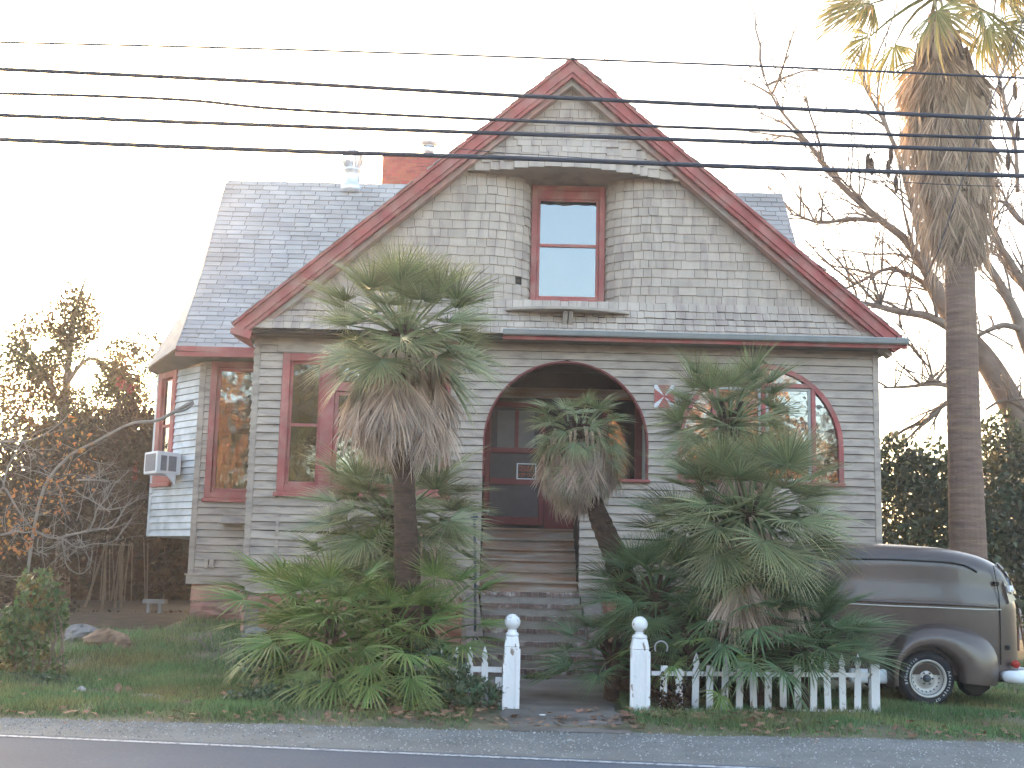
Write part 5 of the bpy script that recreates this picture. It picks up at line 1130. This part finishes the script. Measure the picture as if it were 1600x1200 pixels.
def picket(mb, x, Y, z0, z1, lean, wd=.07, pointed=True):
    k = wd / 2; h = z1 - z0
    prof = [(-k, 0), (-k, h - .2), (-k * .55, h - .17), (-k * .95, h - .13), (-k * .8, h - .09), (0, h), (k * .8, h - .09), (k * .95, h - .13), (k * .55, h - .17), (k, h - .2), (k, 0)] if pointed else [(-k, 0), (-k, h), (k, h), (k, 0)]
    n = len(prof); V = [(x + a + lean * z, Y, z0 + z) for a, z in prof] + [(x + a + lean * z, Y + .022, z0 + z) for a, z in prof]
    mb.add(V, [tuple(range(n)), tuple(range(2 * n - 1, n - 1, -1))] + [(i, i + n, (i + 1) % n + n, (i + 1) % n) for i in range(n)]); return mb
fl_ = thing('picket_fence', 'short white picket fence left of the gate, half buried in ivy', 'fence', gp_(730, 1110, 14.42))
for px, pt_ in ((688, 1014), (711, 1010), (734, 1010), (758, 1009), (779, 1058), (664, 1018)):
    c = P(px, 1060, 14.40); mb = MB(); picket(mb, c.x, 14.40, .05, P(px, pt_, 14.4).z, U(-.02, .02), .074, px != 779); mb.build('picket', 'white', fl_)
for py in (1043, 1090): a, b = P(640, py, 14.44), P(784, py + 1, 14.44); mb = MB(); mb.box(a.x, b.x, 14.425, 14.46, a.z - .03, a.z + .03); mb.build('rail', 'white', fl_)
fr_ = thing('picket_fence', 'white picket fence right of the gate, hung with palm fronds, ending by the van', 'fence', gp_(1200, 1115, 14.6))
for i, (px, pt_) in enumerate(((1036, 1040), (1062, 1045), (1086, 1019), (1109, 1040), (1132, 1016), (1155, 1042), (1178, 1050), (1200, 1052), (1224, 1050), (1247, 1035), (1271, 1023), (1294, 1022), (1317, 1021), (1340, 1021))):
    Y = lerp(14.45, 14.75, i / 13); c = P(px, 1090, Y); mb = MB(); picket(mb, c.x, Y, .03, P(px, pt_, Y).z, U(-.03, .03), .078, pt_ < 1030); mb.build('picket', 'white', fr_)
for py in (1053, 1111):
    a, b = P(1018, py - 1, 14.47), P(1362, py + 2, 14.79); mb = MB(); mb.bar(a, b, .03, .05); mb.build('rail', 'white', fr_)
c = P(1368, 1118, 14.8); mb = MB(); mb.box(c.x - .06, c.x + .045, 14.75, 14.85, 0, P(1368, 1038, 14.8).z); mb.box(c.x - .072, c.x - .0605, 14.77, 14.84, 0.02, P(1368, 1042, 14.8).z); bevel(mb.build('end_post', 'white', fr_), .006)
mb = MB(); h = P(1033, 1012, 14.5); mb.tube([h + Vector((.075 * math.cos(a), 0, .075 * math.sin(a))) for a in np.linspace(-.6, math.pi + .6, 14)], .009, 6); props(mb.build('hoop', 'board', None, True, org=h), 'small pale metal hoop on the right fence beside the gate post', 'hoop')

# ------------------------------------------------------------------ the van
VY = 15.75; HWD = .93; vc = VY + HWD
wc = P(1448, 1060, VY); vanx = P(1600, 1000, VY + .3).x
van = thing('panel_van', 'old brown panel van with rounded roof parked on the grass behind the fence', 'van', (wc.x - 1.0, vc, .03))
fx_ = P(1287, 900, VY).x
# body: cross sections along x
def roofline(x): return float(np.interp(x, [2.75, 2.95, 3.4, 4.0, 4.6, 5.2, 5.7, 6.05, 6.3, 6.45, 6.58, 6.66], [1.28, 1.62, 1.96, 2.035, 2.06, 2.055, 2.02, 1.95, 1.86, 1.76, 1.6, 1.35]))
def halfwid(x):  return float(np.interp(x, [2.75, 3.2, 4.0, 5.6, 6.0, 6.25, 6.42, 6.54, 6.62, 6.66], [.86, .91, .93, .93, .9, .84, .74, .6, .42, .2]))
sec_x = [2.75, 2.85, 2.95, 3.15, 3.4, 3.8, 4.2, 4.6, 5.0, 5.4, 5.7, 5.9, 6.05, 6.18, 6.3, 6.38, 6.45, 6.52, 6.58, 6.63, 6.66]
off = P(1588, 960, VY + .35).x - 6.55
ZB = .42; BELT = P(1450, 942, VY).z
rows = []
for x in sec_x:
    zt_, hw = roofline(x), halfwid(x); R_ = min(.34, (zt_ - ZB) * .4, hw * .6); pts = []
    half = [(hw * .985, ZB), (hw, ZB + (BELT - ZB) * .5), (hw, BELT - .03)]
    top_in = .055
    for t in (0.0, .25, .5, .75): half.append((hw - top_in * t - .008, lerp(BELT + .03, zt_ - R_, t)) if zt_ - R_ > BELT + .05 else (hw - .01, lerp(BELT - .02, max(BELT - .01, zt_ - R_), t)))
    cy, cz_ = hw - top_in - R_, zt_ - R_ * .78
    for a in np.linspace(0, math.pi / 2, 8): half.append((cy + R_ * math.cos(a), cz_ + R_ * .78 * math.sin(a) - .0))
    half.append((cy * .5, zt_ + .012)); half.append((0, zt_ + .02))
    rows.append([(x + off, vc - y, z) for y, z in half] + [(x + off, vc + y, z) for y, z in reversed(half[:-1])])
mb = MB(); mb.grid(rows); nR = len(rows[0]); mb.add(rows[-1], [tuple(range(nR))]); mb.add(rows[0], [tuple(range(nR - 1, -1, -1))])
from mathutils.bvhtree import BVHTree
BV = BVHTree.FromPolygons([Vector(p) for p in mb.v], mb.f)
body = mb.build('body', 'van', van, True)
md = body.modifiers.new('sub', 'SUBSURF'); md.levels = 1; md.render_levels = 1
def side_y(x, z): hw = halfwid(x - off); return vc - hw - (.0 if z < BELT else -.01 - .05 * (z - BELT) / .6)
def trimline(name, pix, r_, m='van', dy=-.012):
    pts = []
    for px, py in pix:
        q = P(px, py, VY); pts.append((q.x, side_y(q.x, q.z) + dy, q.z))
    mb = MB(); mb.tube(pts, r_, 6); mb.build(name, m, van, True)
trimline('belt_moulding', [(1200, 934), (1290, 936), (1340, 938), (1400, 941), (1460, 943), (1520, 946), (1560, 949)], .02)
trimline('belt_moulding', [(1200, 940), (1290, 942), (1340, 944), (1400, 947), (1460, 949), (1520, 952), (1568, 953)], .009, 'chrome')  # thin silver strip added as the highlight along the crease
trimline('drip_rail', [(1270, 872), (1340, 873), (1400, 874), (1460, 877), (1490, 879), (1510, 883), (1524, 890), (1530, 894)], .012, 'rubber', .004)
# rear window on the rounded corner, hinges, lamp
rp = lambda px, py: P(px, py, VY + .33)
def corner_panel(nm, pix, m, lift=.02, base=None):
    V = []
    for px, py in pix:
        for k in range(60):
            h_ = BV.ray_cast(CAM, ray(px - k * .7, py).normalized())[0]
            if h_ is not None: break
        V.append(h_)
    n_ = (V[1] - V[0]).cross(V[-1] - V[0]).normalized(); n_ = n_ if n_.y < 0 else -n_
    c = [v_ + n_ * lift for v_ in V] + [v_ + n_ * (lift - .05) for v_ in V]; n = len(V); mb = MB(); mb.add(c, [tuple(range(n)), tuple(range(2 * n - 1, n - 1, -1))] + [(i, i + n, (i + 1) % n + n, (i + 1) % n) for i in range(n)]); mb.build(nm, m, van)
corner_panel('rear_window_frame', [(1562, 884), (1577, 882), (1587, 905), (1595, 938), (1574, 944), (1566, 915)], 'van', .03)
corner_panel('rear_window', [(1569, 894), (1579, 893), (1588, 928), (1576, 929)], 'glass', .04)
corner_panel('sticker', [(1572, 915), (1577, 915), (1578, 925), (1573, 925)], 'white', .046)
trimline('door_seam', [(1558, 884), (1561, 900), (1566, 930), (1567, 960), (1568, 1000), (1568, 1040)], .006, 'rubber', .0)
corner_panel('window_cap', [(1563, 884), (1576, 882), (1578, 891), (1566, 892)], 'chrome', .04)
for px, py in ((1562, 912), (1581, 1013)):
    q = P(px, py, VY); mb = MB(); mb.lathe([(.02, -.03), (.035, -.02), (.035, .02), (.02, .03)], (q.x, side_y(q.x, q.z) - .01, q.z), 8); mb.build('hinge', 'rubber', van)
q = P(1583, 1037, VY + .2); mb = MB(); mb.lathe([(.05, 0), (.05, .05), (.03, .07)], (q.x, q.y - .1, q.z), 12, 'y'); mb.build('taillight', 'taillight', van, True)
q0, q1 = P(1574, 1058, VY), P(1640, 1060, VY + .3)
mb = MB(); n = 12; prof = [(.095 * math.cos(a) * .55, .095 * math.sin(a)) for a in np.linspace(0, 2 * math.pi, 12, endpoint=False)]
mb.tube([(q0.x, VY + .12, q0.z), (q0.x + .02, VY + .02, q0.z), (q0.x + .12, VY - .03, q0.z), (q0.x + .3, VY + .1, q0.z), (q0.x + .42, VY + .5, q0.z), (q0.x + .44, vc + .7, q0.z)], [.06, .08, .088, .088, .088, .08], 12); mb.build('bumper', 'bumper', van, True)
q = P(1387, 1057, VY); mb = MB(); mb.box(q.x - .5, q.x + .075, VY - .06, VY + .22, q.z - .09, q.z + .09); bevel(mb.build('running_board', 'bumper', van), .05, 4)
mb = MB(); mb.box(q.x - 2.2, q.x - .5, VY - .02, VY + .25, q.z - .06, q.z - .0); mb.build('running_board', 'van', van)
# fenders
def fender(cx, cz, ang, rout, rin, bulge, nm='rear_fender'):
    for sgn, yb in ((-1, vc - HWD + .015), (1, vc + HWD - .015)):
        rows = []
        for a, ro in zip(ang, rout):
            row = []; ca, sa = math.cos(rad(a)), math.sin(rad(a)); ri = rin
            for t in np.linspace(0, 1, 8): 
                r_ = lerp(ro, ri, t); row.append((cx + ca * r_, yb + sgn * bulge * math.sin(min(1, t * 1.5) * math.pi / 2) ** .8, cz + sa * r_))
            row.append((cx + ca * ri, yb - sgn * .02, cz + sa * ri)); rows.append(row)
        mb = MB(); mb.grid(rows); o = mb.build(nm, 'van', van, True); md = o.modifiers.new('sub', 'SUBSURF'); md.levels = 1; md.render_levels = 1
fa = [192, 176, 160, 144, 128, 112, 96, 80, 64, 50, 36, 24, 12, 2, -5]
fender(wc.x, wc.z, fa, [.54, .55, .57, .6, .63, .66, .68, .71, .76, .83, .92, .97, .95, .92, .9], .405, .19)
fwx = wc.x - 2.9
fender(fwx, wc.z, [200, 180, 160, 140, 120, 100, 80, 60, 40, 20, 0, -8], [.62, .62, .64, .66, .68, .7, .72, .74, .76, .8, .85, .85], .405, .2, 'front_fender')
# hood and windscreen
rows = []
for x, zt_, hw in ((fwx - .55, .85, .3), (fwx - .5, 1.08, .42), (fwx - .2, 1.2, .5), (fwx + .3, 1.27, .62), (fwx + .75, 1.33, .8), (2.85 + off, 1.34, .86)):
    rows.append([(x, vc - hw, .5), (x, vc - hw, zt_ - .25), (x, vc - hw * .8, zt_ - .06), (x, vc - hw * .4, zt_), (x, vc, zt_ + .02), (x, vc + hw * .4, zt_), (x, vc + hw * .8, zt_ - .06), (x, vc + hw, zt_ - .25), (x, vc + hw, .5)])
mb = MB(); mb.grid(rows); mb.add(rows[0], [tuple(range(9))]); mb.build('hood', 'van', van, True)
# cab door window
a, b = P(1215, 880, VY), P(1287, 925, VY); mb = MB(); mb.box(a.x, b.x, VY - .004, VY + .02, b.z, a.z); bevel(mb.build('door_window_frame', 'rubber', van), .02, 3)
mb = MB(); mb.box(a.x + .03, b.x - .03, VY - .012, VY + .0, b.z + .03, a.z - .03); bevel(mb.build('door_window', 'curtain', van), .02, 3)
mb = MB(); mb.box(2.9 + off, 6.5 + off, vc - .8, vc + .8, .34, .44); mb.build('chassis', 'rubber', van)
mb = MB(); mb.lathe([(.2, 0), (.24, .12), (.2, .24)], (wc.x + .75, VY + .3, .36), 10, 'y'); mb.build('fuel_tank', 'rubber', van)
# wheels
def wheel(x, y, sgn):
    wobj = bpy.data.objects.new('wheel', None); COL.objects.link(wobj); wobj.parent = van; ORG[wobj] = ORG[van].copy(); c = (x, y, wc.z); R_ = wc.z - .02; k = sgn
    mb = MB(); mb.lathe([(.2, k * .0), (.24, k * -.02), (R_ - .07, k * -.035), (R_ - .02, k * -.02), (R_, k * .03), (R_, k * .18), (R_ - .03, k * .22), (.2, k * .22)], c, 36, 'y', False); mb.build('tyre', 'tyre', wobj, True)
    mb = MB(); mb.lathe([(.235, k * .0), (.238, k * -.03), (.222, k * -.034), (.205, k * -.0), (.185, k * .03), (.165, k * .055), (.12, k * .06), (.09, k * .03), (.085, k * .02), (.05, k * .02)], c, 36, 'y', False); mb.build('rim', 'chrome', wobj, True)
    mb = MB()
    for j in range(20):
        a = 2 * math.pi * j / 20; mb.lathe([(.009, 0), (.012, k * .012)], (x + .168 * math.cos(a), y + k * .042, wc.z + .168 * math.sin(a)), 6, 'y')
    for j in range(6):
        a = 2 * math.pi * j / 6; mb.lathe([(.012, 0), (.012, k * -.02)], (x + .072 * math.cos(a), y + k * .02, wc.z + .072 * math.sin(a)), 6, 'y')
    mb.build('lug_nut', 'iron', wobj); mb = MB(); mb.lathe([(.045, k * .02), (.045, k * -.02), (.03, k * -.03), (.005, k * -.032)], c, 16, 'y'); mb.build('hub_cap', 'iron', wobj, True); return wobj
wr = wheel(wc.x, VY - .02, 1); wheel(wc.x, vc + HWD + .02, -1); wheel(fwx, VY - .02, 1); wheel(fwx, vc + HWD + .02, -1)
mb = MB()
def arc_text(txt, r_, a_start, a_end, size):
    for i, ch_ in enumerate(txt):
        if ch_ == ' ': continue
        a = rad(lerp(a_start, a_end, (i + .5) / len(txt))); V, F = text_geo(ch_, size); rot = a - math.pi / 2; ca, sa = math.cos(rot), math.sin(rot)
        mb.add([(wc.x + r_ * math.cos(a) + v_[0] * ca - v_[1] * sa, VY - .02 - .0365, wc.z + r_ * math.sin(a) + v_[0] * sa + v_[1] * ca) for v_ in V], F)
arc_text('BFGoodrich', .278, 196, 118, .05); arc_text('Advantage GT', .278, 22, -74, .05); mb.build('lettering', 'lettering', wr)

# ------------------------------------------------------------------ overhead cables
def cable(lab, pix, Y0_, r_, nm='power_line'):
    pts = [P(x, y, Y0_) for x, y in pix]; d0 = (pts[1] - pts[0]).normalized(); d1 = (pts[-1] - pts[-2]).normalized()
    fine = []
    for i in range(len(pts) - 1):
        p0, p1, p2, p3 = pts[max(i - 1, 0)], pts[i], pts[i + 1], pts[min(i + 2, len(pts) - 1)]
        for t in (0, .2, .4, .6, .8): fine.append(.5 * ((2 * p1) + (-p0 + p2) * t + (2 * p0 - 5 * p1 + 4 * p2 - p3) * t * t + (-p0 + 3 * p1 - 3 * p2 + p3) * t ** 3))
    fine.append(pts[-1]); fine = [pts[0] - d0 * 25] + fine + [pts[-1] + d1 * 25]
    mb = MB(); mb.tube(fine, r_, 8); props(mb.build(nm, 'cable', None, True, org=fine[0]), lab, 'power line', 'cables strung across the street')
cable('thin uppermost wire crossing the sky above the roof peak', [(0, 66), (400, 76), (800, 89), (1200, 104), (1600, 122)], 10.4, .0105)
cable('thick cable crossing just below the gable peak, second from the top', [(0, 108), (400, 127), (800, 149), (1200, 168), (1600, 187)], 10.6, .02)
cable('wavy cable third from the top', [(0, 146), (150, 150), (300, 157), (450, 171), (800, 188), (1200, 204), (1600, 217)], 10.8, .016)
cable('cable fourth from the top, close under the wavy one', [(0, 180), (400, 195), (800, 209), (1200, 223), (1600, 237)], 10.7, .02)
cable('lowest thick cable crossing the gable above the eyebrow overhang', [(0, 218), (400, 234), (800, 247), (1200, 262), (1600, 275)], 10.5, .022)
cable('very thin wire running beside the lowest cable', [(700, 231), (800, 240), (900, 246), (1400, 284), (1600, 292)][0:5], 10.9, .004)
mb = MB(); mb.tube([P(1642, -40, 12), P(1600, 30, 12), P(1520, 230, 12.2), P(1465, 395, 12.4), P(1400, 530, 19.4)], .006, 6); props(mb.build('guy_wire', 'cable', None, org=P(1400, 530, 19.4)), 'thin dark wire slanting down across the tall palm to the eave', 'wire')

# ------------------------------------------------------------------ grass, litter, stones
def in_path(x): return (-.35 < x) & (x < 1.4)
def blades(n, xr, yr, hmin, hmax, wd, dens=None):
    x = RNG.uniform(*xr, n); y = RNG.uniform(*yr, n)
    k = ~(in_path(x) & (y < 18.3)); k &= ~((y > 19.95) & (x > XL) & (x < XR)); k &= ~((y > 22.1) & (x > cxl)); k &= ~((x < -5.6) & (y > 20.3 + .5 * np.sin(x * 2.1)))
    pn = np.sin(x * 2.3 + 1.1 * y) + np.sin(x * 5.1 - 2.7 * y + 1) + np.sin(y * 4.3 + x) ; edge = np.clip((y - 12.75) / .5, 0, 1)
    k &= RNG.random(n) < np.clip(.45 + .22 * pn + .2, .08, 1) * (.25 + .75 * edge)
    x, y, edge = x[k], y[k], edge[k]; n = len(x); z = np.array([gz(a, b) for a, b in zip(x, y)]) - .005
    h = RNG.uniform(hmin, hmax, n) * (.45 + .55 * edge) * (1 + .35 * np.sin(x * 1.9 + y) * np.sin(y * 2.3 - x)); a = RNG.uniform(0, 2 * np.pi, n); w_ = wd * RNG.uniform(.6, 1.3, n)
    bx, by = RNG.normal(0, .4, n) * h, RNG.normal(0, .4, n) * h; V = np.empty((n, 3, 3))
    V[:, 0] = np.stack([x - np.cos(a) * w_, y - np.sin(a) * w_, z], 1); V[:, 1] = np.stack([x + np.cos(a) * w_, y + np.sin(a) * w_, z], 1); V[:, 2] = np.stack([x + bx, y + by, z + h], 1)
    return V
def tri_mesh(name, V, m, kind='stuff', verts=3):
    n = len(V); me = bpy.data.meshes.new(name); me.vertices.add(verts * n); me.vertices.foreach_set('co', V.ravel()); me.loops.add(verts * n); me.loops.foreach_set('vertex_index', np.arange(verts * n, dtype=np.int32)); me.polygons.add(n)
    me.polygons.foreach_set('loop_start', np.arange(0, verts * n, verts, dtype=np.int32)); me.polygons.foreach_set('loop_total', np.full(n, verts, dtype=np.int32)); me.materials.append(MT[m]); me.update(); me.validate()
    o = bpy.data.objects.new(name, me); COL.objects.link(o); o['kind'] = kind; return o
V = np.concatenate([blades(90000, (-8.5, -1.2), (12.7, 17.5), .05, .12, .006), blades(40000, (-9.5, -3.5), (17.5, 24), .06, .16, .008), blades(75000, (1.2, 8.5), (12.7, 17.5), .05, .11, .006), blades(22000, (5.5, 10.5), (17.5, 25), .06, .14, .008), blades(9000, (-1.3, 1.5), (12.7, 14.5), .03, .08, .006)])
tri_mesh('grass', V, 'grass')
def scatter(n, xr, yr, size, zadd=.035, curl=.35, f=None):
    x = RNG.uniform(*xr, n); y = yr[0] + (yr[1] - yr[0]) * RNG.random(n); s = size * RNG.uniform(.5, 1.3, n); V = []
    for i in range(n):
        z = (gz(x[i], y[i]) if y[i] > 12.75 else .01) + zadd + U(0, .02); a = U(0, 6.28); k = 8; c = Vector((x[i], y[i], z)); tx, ty = U(-curl, curl), U(-curl, curl); ring = []
        for j in range(k):
            r_ = s[i] * (1 if j % 2 == 0 else .5) * U(.75, 1.2); b_ = a + 2 * math.pi * j / k; dx_, dy_ = r_ * math.cos(b_), r_ * math.sin(b_); ring.append((c.x + dx_, c.y + dy_, c.z + tx * dx_ + ty * dy_ + abs(U(0, .25)) * r_))
        V.append(ring)
    return np.array(V)
V = np.concatenate([scatter(330, (-6.5, 6.3), (12.72, 13.4), .05), scatter(150, (-1.9, -.1), (13.2, 14.3), .06), scatter(170, (1.3, 3.2), (13.4, 14.4), .06), scatter(45, (-.1, 1.4), (12.8, 14.3), .05, .025), scatter(70, (-6.5, -1.5), (13.4, 16), .05, .05), scatter(50, (3, 7), (13.2, 16), .05, .05), scatter(30, (-5, 6), (11.9, 12.7), .03)])
tri_mesh('fallen_leaves', V, 'litter', verts=8)
n = 5200; x = RNG.uniform(-7, 7, n); yl = np.array([liney(a) for a in x]); y = yl + .16 + (12.75 - yl - .16) * RNG.random(n) ** .7; s = RNG.uniform(.006, .017, n); V = np.empty((n, 4, 3, 3)) if False else []
for i in range(n):
    q = s[i]; a = RNG.uniform(0, 6.28, 3) ; c = (x[i], y[i], .006); P3 = [(c[0] + q * math.cos(b_), c[1] + q * math.sin(b_), c[2]) for b_ in (a[0], a[0] + 2.1, a[0] + 4.2)]; tp = (c[0], c[1], c[2] + q * .8)
    V += [[P3[0], P3[1], tp], [P3[1], P3[2], tp], [P3[2], P3[0], tp]]
tri_mesh('gravel', np.array(V), 'pebble')
bl = G(845, 1061, .02); leaf_cloud('weeds', [((P(837, 1060, 18.05).x, 18.05, .06), (.18, .06, .06), 1)], 160, .04, 'grass', org=(P(837, 1060, 18.05).x, 18.05, 0)); o = bpy.data.objects['weeds.002'] if 'weeds.002' in bpy.data.objects else None
for o in bpy.data.objects:
    if o.name.startswith('weeds') and o.type == 'MESH' and o.parent is None: props(o, 'small green weed tuft at the foot of the brick steps', 'weed')

# ------------------------------------------------------------------ trees across the street, mirrored in the windows
for i, (x, y, h, r_, m, lab) in enumerate(((10.5, -15, 12, 4.6, 'orangelit', 'broad autumn tree across the street to the east'), (4.0, -18, 11, 4.2, 'orangelit', 'tan leaved tree directly across the street'), (-4, -16, 11, 4.0, 'hedge', 'green tree across the street left of centre'),
        (-10.5, -15.5, 12, 4.4, 'hedge', 'dark green tree across the street before the far left'), (-17.5, -15, 12.5, 4.8, 'orangelit', 'tall autumn tree across the street to the far left'), (18, -17, 12, 4.6, 'vine', 'green tree across the street to the far right'))):
    t = thing('street_tree', lab, 'tree', (x, y, 0))
    mb = MB(); mb.tube([(x, y, -.1), (x + .2, y, h * .45), (x, y, h * .8)], [.3, .22, .08], 8)
    for k in range(14): twigs(mb, (x + .1, y, h * U(.35, .75)), Vector((U(-1, 1), U(-1, 1), U(.2, 1))), U(1.8, 3), .07, 1, .6)
    mb.build('trunk', 'bark', t)
    leaf_cloud('crown', [((x + U(-1, 1) * r_ * .6, y + U(-1, 1) * r_ * .5, h * U(.22, .86)), (r_ * U(.35, .55),) * 3, 1) for k in range(13)], 9000, .19, m, t, clump=.2)
